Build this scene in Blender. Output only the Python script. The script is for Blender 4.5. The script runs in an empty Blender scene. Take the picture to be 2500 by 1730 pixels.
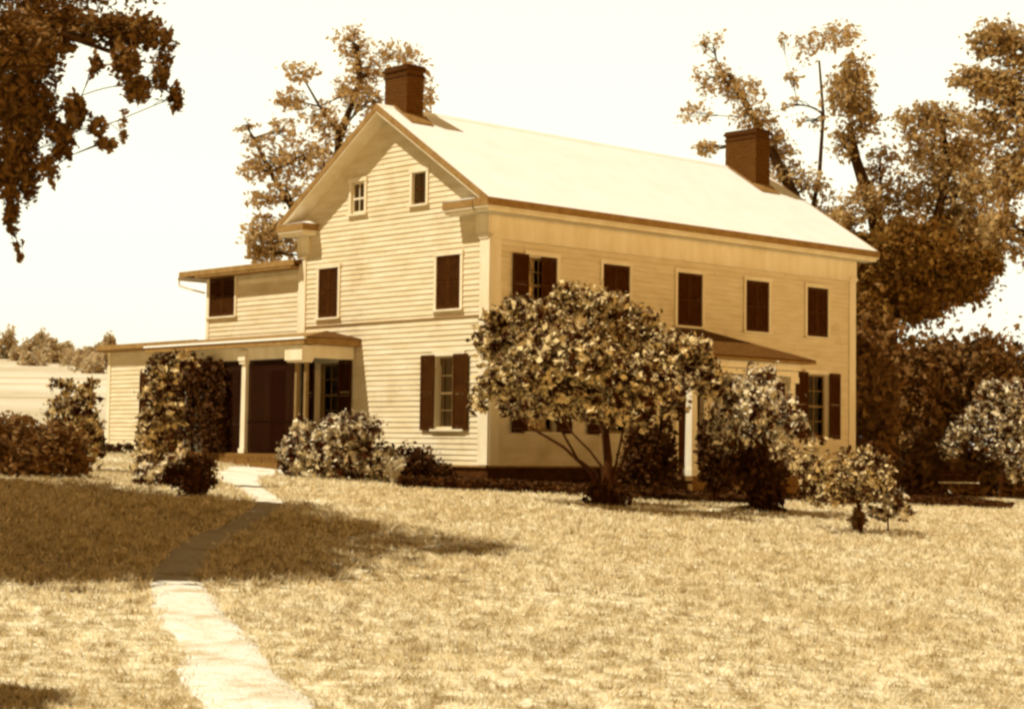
import bpy, math, random
import numpy as np
from mathutils import Vector, Matrix
rng = np.random.default_rng(7)
random.seed(7)
sc = bpy.context.scene
COL = sc.collection

# ------------------------------------------------------------------ frame of reference
F_PX, YAW, PIT, ROLL = 4380.0, math.radians(42.874), math.radians(3.0006), math.radians(0.7194)
CAM_Z = 1.74
HO = Vector((-0.5415, 42.0, -0.4123 + CAM_Z))            # front corner of the house, bottom of its siding

def ground_z(x, y):
    x = np.asarray(x, float); y = np.asarray(y, float)
    xc = np.clip(x, -20, 25); yc = np.clip(y, -10, 60)
    s = np.clip(-x / 15, 0, 1); s = s * s * (3 - 2 * s)
    micro = .018 * np.sin(x * 1.3 + 1.7 * np.sin(y * .7)) + .014 * np.sin(y * 1.1 + x * .6)
    return -.05 * xc + .019 * yc + .0625 * np.maximum(0, y - 60) * s * np.clip(1 - (y - 330) / 400, .2, 1) + micro

def gz(x, y): return float(ground_z(x, y))

def at(px, py, Y):
    """world point seen at photo pixel (px, py) at depth Y"""
    cp, sp, cr, sr = math.cos(PIT), math.sin(PIT), math.cos(ROLL), math.sin(ROLL)
    R = Vector((cr, -sr * sp, sr * cp)); U = Vector((-sr, -cr * sp, cr * cp)); Fw = Vector((0, cp, sp))
    r = Fw + R * (px - 1250) / F_PX + U * (865 - py) / F_PX
    r = r / r.y * Y
    return Vector((r.x, r.y, r.z + CAM_Z))

# ------------------------------------------------------------------ materials
def tone(t, g=1.42, b=2.3):
    return (t, t ** g, t ** b, 1)

def nd(nt, kind, **kw):
    n = nt.nodes.new(kind)
    for k, v in kw.items():
        if k in n.inputs: n.inputs[k].default_value = v
        else: setattr(n, k, v)
    return n

def material(name, a, b=None, scale=4.0, rough=.85, bump=0.0, bscale=30.0, detail=6, spec=.3, stretch=(1, 1, 1), trans=0.0, lo=.35, hi=.65, extra=None, metal=0.0):
    m = bpy.data.materials.new(name); m.use_nodes = True
    nt = m.node_tree; nt.nodes.clear()
    out = nt.nodes.new('ShaderNodeOutputMaterial')
    p = nd(nt, 'ShaderNodeBsdfPrincipled', Roughness=rough)
    p.inputs['Specular IOR Level'].default_value = spec
    p.inputs['Metallic'].default_value = metal
    p.inputs['Specular Tint'].default_value = (1, .72, .38, 1)
    p.inputs['Base Color'].default_value = a
    tc = nt.nodes.new('ShaderNodeTexCoord')
    mp = nt.nodes.new('ShaderNodeMapping'); mp.inputs['Scale'].default_value = stretch
    nt.links.new(tc.outputs['Object'], mp.inputs['Vector'])
    colour = None
    if b is not None:
        n = nd(nt, 'ShaderNodeTexNoise', Scale=scale, Detail=detail, Roughness=.6)
        nt.links.new(mp.outputs[0], n.inputs['Vector'])
        r = nd(nt, 'ShaderNodeMapRange'); r.inputs[1].default_value = lo; r.inputs[2].default_value = hi
        nt.links.new(n.outputs['Fac'], r.inputs[0])
        mx = nt.nodes.new('ShaderNodeMix'); mx.data_type = 'RGBA'
        mx.inputs[6].default_value = a; mx.inputs[7].default_value = b
        nt.links.new(r.outputs[0], mx.inputs[0]); colour = mx.outputs[2]
    if extra:
        c2, s2, lo2, hi2 = extra
        n = nd(nt, 'ShaderNodeTexNoise', Scale=s2, Detail=5, Roughness=.55)
        nt.links.new(tc.outputs['Object'], n.inputs['Vector'])
        r = nd(nt, 'ShaderNodeMapRange'); r.inputs[1].default_value = lo2; r.inputs[2].default_value = hi2
        nt.links.new(n.outputs['Fac'], r.inputs[0])
        mx = nt.nodes.new('ShaderNodeMix'); mx.data_type = 'RGBA'
        if colour: nt.links.new(colour, mx.inputs[6])
        else: mx.inputs[6].default_value = a
        mx.inputs[7].default_value = c2
        nt.links.new(r.outputs[0], mx.inputs[0]); colour = mx.outputs[2]
    if colour: nt.links.new(colour, p.inputs['Base Color'])
    if bump:
        n = nd(nt, 'ShaderNodeTexNoise', Scale=bscale, Detail=8)
        nt.links.new(mp.outputs[0], n.inputs['Vector'])
        bp = nd(nt, 'ShaderNodeBump', Strength=bump, Distance=.02)
        nt.links.new(n.outputs['Fac'], bp.inputs['Height']); nt.links.new(bp.outputs[0], p.inputs['Normal'])
    if trans:
        t = nt.nodes.new('ShaderNodeBsdfTranslucent')
        if colour: nt.links.new(colour, t.inputs['Color'])
        else: t.inputs['Color'].default_value = a
        ms = nd(nt, 'ShaderNodeMixShader'); ms.inputs[0].default_value = trans
        nt.links.new(p.outputs[0], ms.inputs[1]); nt.links.new(t.outputs[0], ms.inputs[2])
        nt.links.new(ms.outputs[0], out.inputs['Surface'])
    else:
        nt.links.new(p.outputs[0], out.inputs['Surface'])
    return m

def glass_material():
    m = bpy.data.materials.new('window glass'); m.use_nodes = True
    nt = m.node_tree; nt.nodes.clear()
    out = nt.nodes.new('ShaderNodeOutputMaterial')
    t = nt.nodes.new('ShaderNodeBsdfTransparent'); t.inputs[0].default_value = (.88, .82, .7, 1)
    g = nd(nt, 'ShaderNodeBsdfGlossy', Roughness=.06); g.inputs[0].default_value = (.30, .24, .15, 1)
    fr = nd(nt, 'ShaderNodeFresnel', IOR=1.45)
    n = nd(nt, 'ShaderNodeTexNoise', Scale=1.5); bp = nd(nt, 'ShaderNodeBump', Strength=.15, Distance=.02)
    nt.links.new(n.outputs['Fac'], bp.inputs['Height']); nt.links.new(bp.outputs[0], g.inputs['Normal'])
    ms = nt.nodes.new('ShaderNodeMixShader')
    nt.links.new(fr.outputs[0], ms.inputs[0]); nt.links.new(t.outputs[0], ms.inputs[1]); nt.links.new(g.outputs[0], ms.inputs[2])
    nt.links.new(ms.outputs[0], out.inputs['Surface'])
    return m

def shade_panel_material():
    m = bpy.data.materials.new('dark porch panel'); m.use_nodes = True
    nt = m.node_tree; p = nt.nodes['Principled BSDF']; out = nt.nodes['Material Output']
    p.inputs['Base Color'].default_value = tone(.02); p.inputs['Roughness'].default_value = .9; p.inputs['Specular IOR Level'].default_value = .05
    t = nt.nodes.new('ShaderNodeBsdfTransparent'); ms = nt.nodes.new('ShaderNodeMixShader'); ms.inputs[0].default_value = .62
    nt.links.new(t.outputs[0], ms.inputs[1]); nt.links.new(p.outputs[0], ms.inputs[2]); nt.links.new(ms.outputs[0], out.inputs['Surface'])
    return m

M = {}
M['siding'] = material('painted clapboard', tone(.70, 1.38, 2.3), tone(.60, 1.38, 2.3), scale=2.2, stretch=(.5, .5, 3), rough=.75, bump=.15, bscale=14,
                       extra=(tone(.50, 1.32, 2.1), .9, .56, .78))
M['trim'] = material('painted trim', tone(.76, 1.4, 2.4), tone(.67, 1.4, 2.4), scale=3, rough=.7, bump=.08, stretch=(1, 1, .3))
M['sash'] = material('brown sash and shaded post paint', tone(.24, 1.3, 1.9), tone(.18, 1.3, 1.9), scale=6, rough=.7)
M['brown_trim'] = material('brown moulding', tone(.31), tone(.23), scale=5, rough=.8)
M['roof'] = material('pale sheet metal roofing', (.97, .97, .95, 1), (.92, .91, .86, 1), scale=1.4, rough=.45, spec=.6, bump=.05, bscale=6)
M['shingle'] = material('dark shingles', tone(.13), tone(.07), scale=9, rough=.9, bump=.5, bscale=24, stretch=(1, 1, 3))
M['shutter'] = material('dark shutter paint', tone(.06), tone(.04), scale=6, rough=.75, spec=.1)
M['foundation'] = material('dark stone foundation', tone(.06), tone(.03), scale=5, rough=.95, bump=.7, bscale=9)
M['brick'] = material('old chimney brick', tone(.11), tone(.065), scale=10, rough=.95, bump=.6, bscale=22, stretch=(1, 1, 2.4))
M['soot'] = material('sooty brick', tone(.07), tone(.04), scale=9, rough=.95, bump=.5, bscale=20)
M['dark_room'] = material('dark interior', (.02, .011, .004, 1), spec=.0)  # near-black boxes behind the windows paint the rooms' darkness
M['blind'] = material('window blind', tone(.27, 1.3, 1.9), tone(.22, 1.3, 1.9), scale=3)
M['white_blind'] = material('white blind and pane reflection', tone(.9, 1.2, 1.8), tone(.8, 1.2, 1.8), scale=8)
M['porch_floor'] = material('porch boards', tone(.22), tone(.14), scale=6, stretch=(.3, 4, 1), rough=.8)
M['bark'] = material('bark', tone(.055, 1.3, 1.8), tone(.03, 1.3, 1.8), scale=9, rough=.95, bump=.8, bscale=18, stretch=(1, 1, .3))
M['stem_bark'] = material('lilac bark', tone(.05), tone(.03), scale=12, rough=.95, bump=.6)
M['leaf_tree'] = material('tree leaves', tone(.58, 1.65, 3.2), tone(.28), scale=1.7, rough=.6, trans=.35, lo=.3, hi=.7)
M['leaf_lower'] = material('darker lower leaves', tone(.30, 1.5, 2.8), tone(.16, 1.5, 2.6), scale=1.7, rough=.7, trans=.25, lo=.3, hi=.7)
M['leaf_oak'] = material('pale backlit leaves', tone(.66, 1.65, 3.2), tone(.40, 1.6, 3.0), scale=1.2, rough=.6, trans=.45, lo=.3, hi=.7)
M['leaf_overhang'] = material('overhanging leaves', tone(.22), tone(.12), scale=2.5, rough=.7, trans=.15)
M['leaf_shrub'] = material('shrub leaves', tone(.72, 1.75, 3.8), tone(.05, 1.5, 2.6), scale=5.5, rough=.6, spec=.15, trans=.10, lo=.42, hi=.55, detail=2)  # bright and dark tones imitate sunlit leaf highlights and shaded interiors
M['leaf_bright'] = material('pale shrub leaves', tone(.84, 1.8, 4.0), tone(.06, 1.5, 2.6), scale=4.5, rough=.6, spec=.15, trans=.12, lo=.42, hi=.55, detail=2)  # same painted highlights and dark interiors, brighter
M['shade_panel'] = shade_panel_material()
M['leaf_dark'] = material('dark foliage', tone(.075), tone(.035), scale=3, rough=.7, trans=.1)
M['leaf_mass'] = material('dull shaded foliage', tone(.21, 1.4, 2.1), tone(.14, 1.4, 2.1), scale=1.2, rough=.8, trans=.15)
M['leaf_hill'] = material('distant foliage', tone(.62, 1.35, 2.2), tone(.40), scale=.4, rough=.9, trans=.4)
M['leaf_flower'] = material('pale blossom', tone(.8, 1.3, 2.2), tone(.6, 1.3, 2.2), scale=8, rough=.8, trans=.2)
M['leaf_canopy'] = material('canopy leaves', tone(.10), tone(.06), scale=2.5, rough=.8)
M['fern'] = material('pale fern', tone(.66, 1.35, 2.2), tone(.5, 1.35, 2.2), scale=12, rough=.6, trans=.2)
M['soil'] = material('bare footpath', tone(.88, 1.35, 2.4), tone(.72, 1.4, 2.6), scale=9, rough=.95, bump=.9, bscale=40, lo=.42, hi=.72, extra=(tone(.52, 1.5, 2.8), 1.6, .54, .72))
M['hay'] = material('mown hayfield', tone(.72, 1.3, 2.1), tone(.46, 1.4, 2.3), scale=.14, rough=.9, stretch=(.2, 1, 1), lo=.45, hi=.7, extra=(tone(.42, 1.35, 2.2), .9, .62, .75))
M['bench'] = material('weathered white bench', tone(.85, 1.3, 2), tone(.7, 1.3, 2), scale=6)
M['glass'] = glass_material()

# lawn: dry and green patches
def lawn_material(name, blades=False):
    m = bpy.data.materials.new(name); m.use_nodes = True
    nt = m.node_tree; p = nt.nodes['Principled BSDF']; out = nt.nodes['Material Output']
    p.inputs['Roughness'].default_value = .85; p.inputs['Specular IOR Level'].default_value = .15; p.inputs['Specular Tint'].default_value = (1, .75, .4, 1)
    geo = nt.nodes.new('ShaderNodeNewGeometry')
    a = nd(nt, 'ShaderNodeTexNoise', Scale=.45, Detail=4); b = nd(nt, 'ShaderNodeTexNoise', Scale=5.6, Detail=6, Roughness=.66)
    for n in (a, b): nt.links.new(geo.outputs['Position'], n.inputs['Vector'])
    r1 = nd(nt, 'ShaderNodeMapRange'); r1.inputs[1].default_value = .32; r1.inputs[2].default_value = .66
    r2 = nd(nt, 'ShaderNodeMapRange'); r2.inputs[1].default_value = .40; r2.inputs[2].default_value = .58
    nt.links.new(a.outputs['Fac'], r1.inputs[0]); nt.links.new(b.outputs['Fac'], r2.inputs[0])
    m1 = nt.nodes.new('ShaderNodeMix'); m1.data_type = 'RGBA'
    m1.inputs[6].default_value = (.82, .71, .47, 1); m1.inputs[7].default_value = (.92, .84, .62, 1)
    nt.links.new(r1.outputs[0], m1.inputs[0])
    m2 = nt.nodes.new('ShaderNodeMix'); m2.data_type = 'RGBA'
    m2.inputs[6].default_value = (.42, .315, .15, 1)
    nt.links.new(r2.outputs[0], m2.inputs[0]); nt.links.new(m1.outputs[2], m2.inputs[7])
    nt.links.new(m2.outputs[2], p.inputs['Base Color'])
    if blades:
        t = nt.nodes.new('ShaderNodeBsdfTranslucent'); nt.links.new(m2.outputs[2], t.inputs['Color'])
        ms = nt.nodes.new('ShaderNodeMixShader'); ms.inputs[0].default_value = .3
        nt.links.new(p.outputs[0], ms.inputs[1]); nt.links.new(t.outputs[0], ms.inputs[2]); nt.links.new(ms.outputs[0], out.inputs['Surface'])
    return m
M['lawn'] = lawn_material('lawn turf'); M['grass'] = lawn_material('grass blades', True)

# ------------------------------------------------------------------ object helpers
def mesh_obj(name, verts, faces, mat, parent=None, smooth=False):
    me = bpy.data.meshes.new(name)
    me.from_pydata(verts, [], faces); me.update()
    if smooth: me.shade_smooth()
    me.materials.append(mat)
    o = bpy.data.objects.new(name, me); COL.objects.link(o)
    if parent: o.parent = parent
    return o

def poly_mesh(name, V, k, mat, parent=None):
    """V: (n*k, 3) vertices; each k in a row make one face"""
    V = np.ascontiguousarray(V, dtype=np.float32); n = len(V) // k
    me = bpy.data.meshes.new(name)
    me.vertices.add(n * k); me.vertices.foreach_set('co', V.ravel())
    me.loops.add(n * k); me.loops.foreach_set('vertex_index', np.arange(n * k, dtype=np.int32))
    me.polygons.add(n); me.polygons.foreach_set('loop_start', np.arange(0, n * k, k, dtype=np.int32))
    me.update(calc_edges=True); me.materials.append(mat)
    o = bpy.data.objects.new(name, me); COL.objects.link(o)
    if parent: o.parent = parent
    return o

def empty(name, loc, label, cat, group=None, rz=0):
    o = bpy.data.objects.new(name, None); COL.objects.link(o)
    o.location = loc; o.rotation_euler = (0, 0, rz)
    o['label'] = label; o['category'] = cat
    if group: o['group'] = group
    return o

class MB:
    def __init__(s): s.v = []; s.f = []
    def poly(s, pts):
        i = len(s.v); s.v += [tuple(p) for p in pts]; s.f.append(tuple(range(i, i + len(pts))))
    def hexa(s, p):                      # 8 points: bottom ring, top ring
        i = len(s.v); s.v += [tuple(q) for q in p]
        for f in ((3, 2, 1, 0), (4, 5, 6, 7), (0, 1, 5, 4), (1, 2, 6, 5), (2, 3, 7, 6), (3, 0, 4, 7)):
            s.f.append(tuple(i + k for k in f))
    def box(s, x0, x1, y0, y1, z0, z1):
        s.hexa([(x0, y0, z0), (x1, y0, z0), (x1, y1, z0), (x0, y1, z0), (x0, y0, z1), (x1, y0, z1), (x1, y1, z1), (x0, y1, z1)])
    def slab(s, pts, t):                 # polygon thickened downwards by t
        n = len(pts); i = len(s.v)
        s.v += [tuple(p) for p in pts] + [(p[0], p[1], p[2] - t) for p in pts]
        s.f.append(tuple(i + k for k in range(n))); s.f.append(tuple(i + n + k for k in reversed(range(n))))
        for k in range(n):
            j = (k + 1) % n; s.f.append((i + k, i + n + k, i + n + j, i + j))
    def build(s, name, mat, parent=None): return mesh_obj(name, s.v, s.f, mat, parent)

def tube(V, Fc, pts, radii, sides=7):
    pts = [Vector(p) for p in pts]; base = len(V)
    for i, p in enumerate(pts):
        d = (pts[min(i + 1, len(pts) - 1)] - pts[max(i - 1, 0)]).normalized()
        a = d.orthogonal().normalized() if abs(d.z) > .98 else d.cross(Vector((0, 0, 1))).normalized()
        b = d.cross(a)
        for k in range(sides):
            t = 2 * math.pi * k / sides
            V.append(tuple(p + (a * math.cos(t) + b * math.sin(t)) * radii[i]))
    for i in range(len(pts) - 1):
        for k in range(sides):
            a0 = base + i * sides + k; a1 = base + i * sides + (k + 1) % sides
            Fc.append((a0, a1, a1 + sides, a0 + sides))
    Fc.append(tuple(base + (len(pts) - 1) * sides + k for k in range(sides)))

def bend(p, q, n=6, sag=.08, lift=.0):
    p, q = Vector(p), Vector(q); L = (q - p).length; off = Vector((random.uniform(-1, 1), random.uniform(-1, 1), random.uniform(-.3, 1))) * L * sag
    out = []
    for i in range(n + 1):
        t = i / n; out.append(p.lerp(q, t) + off * math.sin(math.pi * t) + Vector((0, 0, lift * L * math.sin(math.pi * t))))
    return out

def leaf_quads(C, size, aspect=.55, flat=0.0, jitter=.35):
    """diamond leaves centred on the rows of C"""
    n = len(C)
    a = rng.normal(size=(n, 3)); a[:, 2] *= (1 - flat); a /= np.linalg.norm(a, axis=1)[:, None]
    r = rng.normal(size=(n, 3)); b = np.cross(a, r); b /= np.linalg.norm(b, axis=1)[:, None]
    c = np.cross(a, b)
    s = size * (1 + (jitter + .12) * rng.normal(size=(n, 1))).clip(.4, 2)
    L = a * s; W = b * s * aspect; fold = c * s * .16
    V = np.empty((n, 4, 3)); V[:, 0] = C - L; V[:, 1] = C + W + fold; V[:, 2] = C + L; V[:, 3] = C - W + fold
    return V.reshape(-1, 3)

def cluster_points(c, r, n, twig=14, spread=.16, shell=.35):
    """leaf centres in an ellipsoid, bunched on twigs so that gaps show between bunches"""
    m = max(3, n // twig)
    d = rng.normal(size=(m, 3)); d /= np.linalg.norm(d, axis=1)[:, None]
    rad = (shell + (1 - shell) * rng.random((m, 1))) ** .7
    tw = d * rad
    idx = rng.integers(0, m, n)
    s = spread * (.5 + rng.random((m, 1)))
    pts = tw[idx] + rng.normal(size=(n, 3)) * s[idx]
    return np.array(c) + pts * np.array(r), np.array(c) + tw * np.array(r) * .8

def woody(name, label, cat, base, trunk, trunk_r, clusters, leaf, leaf_size, bark='bark', group=None, twig=14, spread=.16,
          limb_r=.06, crown_name='crown', trunk_name='trunk', aspect=.55, extra_stems=(), twigs=3, flat=.2, lean_limbs=True, shell=.35, sprays=3, droop=0.0):
    """clusters: (centre, (rx, ry, rz), number of leaves)"""
    base = Vector(base); root = empty(name, base, label, cat, group)
    V, Fc = [], []
    tr = [Vector(p) for p in trunk]
    n = len(tr)
    tube(V, Fc, [p - base for p in tr], [trunk_r * (1 - .72 * i / max(1, n - 1)) for i in range(n)], 9)
    for st, r0 in extra_stems:
        tube(V, Fc, [Vector(p) - base for p in st], [r0 * (1 - .6 * i / (len(st) - 1)) for i in range(len(st))], 7)
    joints = [(p, trunk_r * (1 - .72 * i / max(1, n - 1))) for i, p in enumerate(tr)]
    for st, r0 in extra_stems: joints += [(Vector(p), r0 * .6) for p in st[1:]]
    P = []
    order = sorted(clusters, key=lambda c: (Vector(c[0]) - tr[-1]).length)
    for c, r, cnt in order:
        pts, tw = cluster_points(c, r, cnt, twig, spread, shell)
        P.append(pts)
        for k in range(sprays if cnt > 90 else 0):      # loose sprays that break the outline
            d = rng.normal(size=3); d[2] = d[2] * .8 - droop; d /= np.linalg.norm(d)
            t = rng.random((max(8, int(cnt * .035)), 1)) * .6 + .5
            P.append(np.array(c) + np.array(r) * (d * t + rng.normal(size=(len(t), 3)) * .075))
        if lean_limbs:
            cv = Vector(c)
            best = min(joints, key=lambda j: (j[0] - cv).length + max(0, j[0].z - cv.z + .1) * 2.5)
            rr = min(best[1] * .75, limb_r)
            L = bend(best[0], cv, 6, .10)
            tube(V, Fc, [p - base for p in L], [rr * (1 - .7 * i / 6) + .006 for i in range(7)], 6)
            for k in range(1, 7): joints.append((L[k], rr * (1 - .7 * k / 6)))
            for k in range(twigs):
                t = tw[rng.integers(0, len(tw))]
                L2 = bend(L[3 + k % 4], t, 4, .14)
                tube(V, Fc, [p - base for p in L2], [rr * .35 * (1 - .7 * i / 4) + .004 for i in range(5)], 5)
    mesh_obj(trunk_name, V, Fc, M[bark], root, True)
    C = np.vstack(P) - np.array(base)
    poly_mesh(crown_name, leaf_quads(C, leaf_size, aspect, flat), 4, M[leaf], root)
    return root

def pc(px, py, rx, ry, Y, n, depth=1.0, dY=0.0):
    """cluster from its place, outline radii (photo px) and distance"""
    c = at(px, py, Y + dY); s = (Y + dY) / F_PX
    return (c, (rx * s, (rx + ry) / 2 * s * depth, ry * s), n)

# ------------------------------------------------------------------ ground
def grid(xs, ys, zf, name, mat):
    X, Y = np.meshgrid(xs, ys); Z = zf(X, Y)
    V = np.stack([X, Y, Z], -1).reshape(-1, 3); nx = len(xs)
    Fc = [(j * nx + i, j * nx + i + 1, (j + 1) * nx + i + 1, (j + 1) * nx + i) for j in range(len(ys) - 1) for i in range(nx - 1)]
    o = mesh_obj(name, [tuple(v) for v in V], Fc, mat, None, True)
    return o
xs = np.unique(np.concatenate([np.linspace(-900, -60, 24), np.linspace(-60, -24, 24), np.linspace(-24, 28, 150), np.linspace(28, 60, 12), np.linspace(60, 900, 18)]))
ys = np.unique(np.concatenate([np.linspace(-200, 0, 12), np.linspace(0, 64, 170), np.linspace(64, 260, 60), np.linspace(260, 1400, 24)]))
lawn = grid(xs, ys, ground_z, 'lawn', M['lawn']); lawn['kind'] = 'structure'

hay = grid(np.linspace(-140, -1, 90), np.linspace(66, 330, 130), lambda X, Y: ground_z(X, Y) + .03, 'hayfield', M['hay']); hay['kind'] = 'structure'
PATH = [(-.55, 5.5, .40), (-1.0, 8.2, .40), (-1.4, 10.15, .38), (-1.72, 11.5, .33), (-2.26, 13.4, .30), (-2.74, 15.1, .28), (-3.22, 17, .26), (-3.58, 20.5, .24),
        (-3.70, 24, .24), (-3.72, 27, .24), (-3.9, 29.6, .24), (-4.55, 33, .28), (-5.35, 36, .36), (-6.0, 39, .48), (-6.25, 41.5, .62), (-6.1, 43.6, .8), (-5.9, 45.3, 1.0)]
def path_at(y):
    y = np.asarray(y, float); P = np.array(PATH)
    g = [(k, math.exp(-k * k / 2)) for k in np.linspace(-2, 2, 9)]; W_ = sum(q for _, q in g); sp = .05 * y + .3
    return sum(q * np.interp(y + k * sp, P[:, 1], P[:, 0]) for k, q in g) / W_, sum(q * np.interp(y + k * sp, P[:, 1], P[:, 2]) for k, q in g) / W_
def build_path():
    ysn = np.linspace(5.5, 45.3, 260); cx, hw = path_at(ysn); V = []; Fc = []; k = 9
    cx = cx + .03 * np.sin(ysn * 2.1)
    for i, y in enumerate(ysn):
        f_ = 14 / max(y, 14); wl = hw[i] * (1 + .10 * math.sin(y * 2.9 * f_) + .05 * math.sin(y * 7.1) * f_ ** 2); wr = hw[i] * (1 + .10 * math.sin(y * 2.3 * f_ + 2) + .05 * math.sin(y * 8.3 + 1) * f_ ** 2)
        for j in range(k):
            t = j / (k - 1); x = cx[i] - wl + (wl + wr) * t
            V.append((x, y, gz(x, y) + .012 - .02 * math.sin(math.pi * t) * 0 + (-.016 if j in (0, k - 1) else 0)))
    for i in range(len(ysn) - 1):
        for j in range(k - 1): Fc.append((i * k + j, i * k + j + 1, (i + 1) * k + j + 1, (i + 1) * k + j))
    o = mesh_obj('footpath', V, Fc, M['soil'], None, True); o['kind'] = 'structure'
build_path()

def house_local(x, y):
    dx, dy = x - HO.x, y - HO.y
    return dx * math.cos(YAW) + dy * math.sin(YAW), -dx * math.sin(YAW) + dy * math.cos(YAW)

def build_grass():
    N = 430000
    # more blades per square metre near the camera
    u = rng.random(N); y0, y1 = 6.0, 60.0
    y = y0 * (y1 / y0) ** u
    x = (rng.random(N) * 2 - 1) * (.33 * y + 3.5)
    # bunch into tufts
    bunch = rng.random(N) < .75
    nt_ = 33000
    ty = y0 * (y1 / y0) ** rng.random(nt_); tx = (rng.random(nt_) * 2 - 1) * (.33 * ty + 3.5)
    id_ = rng.integers(0, nt_, N)
    sp = .035 + .0018 * ty[id_]
    x = np.where(bunch, tx[id_] + rng.normal(size=N) * sp, x); y = np.where(bunch, ty[id_] + rng.normal(size=N) * sp, y)
    px_, hw = path_at(y)
    edge = np.abs(x - px_) - hw
    u_, v_ = house_local(x, y)
    keep = ((edge > -.10 * rng.random(N) ** 2 - .01) | (rng.random(N) < .006) | (y > 45.5)) & ~((u_ > -.1) & (v_ > -.1)) & ~((u_ > -1.7) & (u_ < .1) & (v_ > 5) & (v_ < 12.2))
    x, y = x[keep], y[keep]; n = len(x); z = ground_z(x, y)
    sc_ = (y / 14).clip(.8, 2.2)
    h = (.028 + .035 * rng.random(n)) * sc_ ** .6; w = (.005 + .004 * rng.random(n)) * sc_
    an = rng.random(n) * 2 * math.pi; lean = rng.normal(size=(n, 2)) * h[:, None] * .8
    V = np.empty((n, 3, 3))
    V[:, 0] = np.stack([x - np.cos(an) * w, y - np.sin(an) * w, z - .004], 1)
    V[:, 1] = np.stack([x + np.cos(an) * w, y + np.sin(an) * w, z - .004], 1)
    V[:, 2] = np.stack([x + lean[:, 0], y + lean[:, 1], z + h], 1)
    o = poly_mesh('grass', V.reshape(-1, 3), 3, M['grass']); o['kind'] = 'stuff'; o['label'] = 'short sunlit lawn grass with worn pale patches'; o['category'] = 'grass'
build_grass()

# dark low planting along the foot of the front wall
def build_bed():
    n = 60000
    u = rng.random(n) * 19.5 - 2.8; vm = .35 + 3.3 * np.clip((u + 2.8) / 4.5, 0, 1) ** .8 * (1 + .08 * np.sin(u * 1.7))
    v = .0 - rng.random(n) * vm
    ok = ~((u > 4.9) & (u < 9.3) & (v > -2.0)) & ~((u > 6.2) & (u < 8.0) & (v > -2.9)) & ~((u < 0) & (v > -.1)); u, v = u[ok], v[ok]
    x = HO.x + u * math.cos(YAW) - v * math.sin(YAW); y = HO.y + u * math.sin(YAW) + v * math.cos(YAW)
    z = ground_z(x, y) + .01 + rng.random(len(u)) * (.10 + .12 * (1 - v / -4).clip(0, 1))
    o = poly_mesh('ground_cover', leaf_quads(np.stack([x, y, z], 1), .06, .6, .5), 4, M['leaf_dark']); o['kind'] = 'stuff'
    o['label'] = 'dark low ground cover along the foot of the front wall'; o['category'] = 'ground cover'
build_bed()

# ------------------------------------------------------------------ house
EAVE, RIDGE, W, L = 6.24, 8.93, 7.5, 14.2
MID = 3.72; OV = .45; SL = (RIDGE - EAVE) / (MID + OV)
house = empty('farmhouse', HO, 'two-storey white clapboard farmhouse with pale metal roof and two chimneys', 'house', rz=YAW)
def roof_z(v): return RIDGE - SL * abs(v - MID)

def G(a, o, z): return (-o, a, z)          # gable wall: a along v, o outwards
def Fr(a, o, z): return (a, -o, z)         # front wall: a along u
def Wg(a, o, z): return (.12 - o, a, z)    # wing fronts, set back a hand's breadth
def pbox(mb, P, a0, a1, o0, o1, z0, z1):
    mb.hexa([P(a0, o1, z0), P(a1, o1, z0), P(a1, o0, z0), P(a0, o0, z0), P(a0, o1, z1), P(a1, o1, z1), P(a1, o0, z1), P(a0, o0, z1)])

def siding(mb, P, a0, a1, z0, z1, openings=(), clip=None, pitch=.13):
    z = z0
    while z < z1 - .01:
        zt = min(z + pitch, z1)
        lo0, hi0 = (a0, a1) if clip is None else clip(z); lo1, hi1 = (a0, a1) if clip is None else clip(zt)
        segs = [(max(a0, lo0), min(a1, hi0))]
        for (b0, b1, c0, c1) in openings:
            if min(zt, c1) - max(z, c0) > .5 * (zt - z):
                ns = []
                for s0, s1 in segs:
                    if b1 <= s0 or b0 >= s1: ns.append((s0, s1))
                    else:
                        if b0 > s0: ns.append((s0, b0))
                        if b1 < s1: ns.append((b1, s1))
                segs = ns
        for s0, s1 in segs:
            cuts = [s0]
            p = s0 + random.uniform(1, 4.5)
            while p < s1 - .8: cuts.append(p); p += random.uniform(3, 5)
            cuts.append(s1)
            for i in range(len(cuts) - 1):
                b0, b1 = cuts[i] + (.002 if i else 0), cuts[i + 1] - (.002 if i < len(cuts) - 2 else 0)
                if b1 - b0 < .02: continue
                o = (.044 if P is Fr else .031) + random.uniform(-.003, .003); dz = random.uniform(-.004, .004)
                t0, t1 = max(b0, lo1), min(b1, hi1)
                if t1 < t0: t0 = t1 = (t0 + t1) / 2
                mb.poly([P(b0, o, z + dz), P(b1, o, z + dz), P(t1, .006, zt + .004), P(t0, .006, zt + .004)])
                mb.poly([P(b0, .001, z + dz), P(b1, .001, z + dz), P(b1, o, z + dz), P(b0, o, z + dz)])
        z = zt

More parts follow.
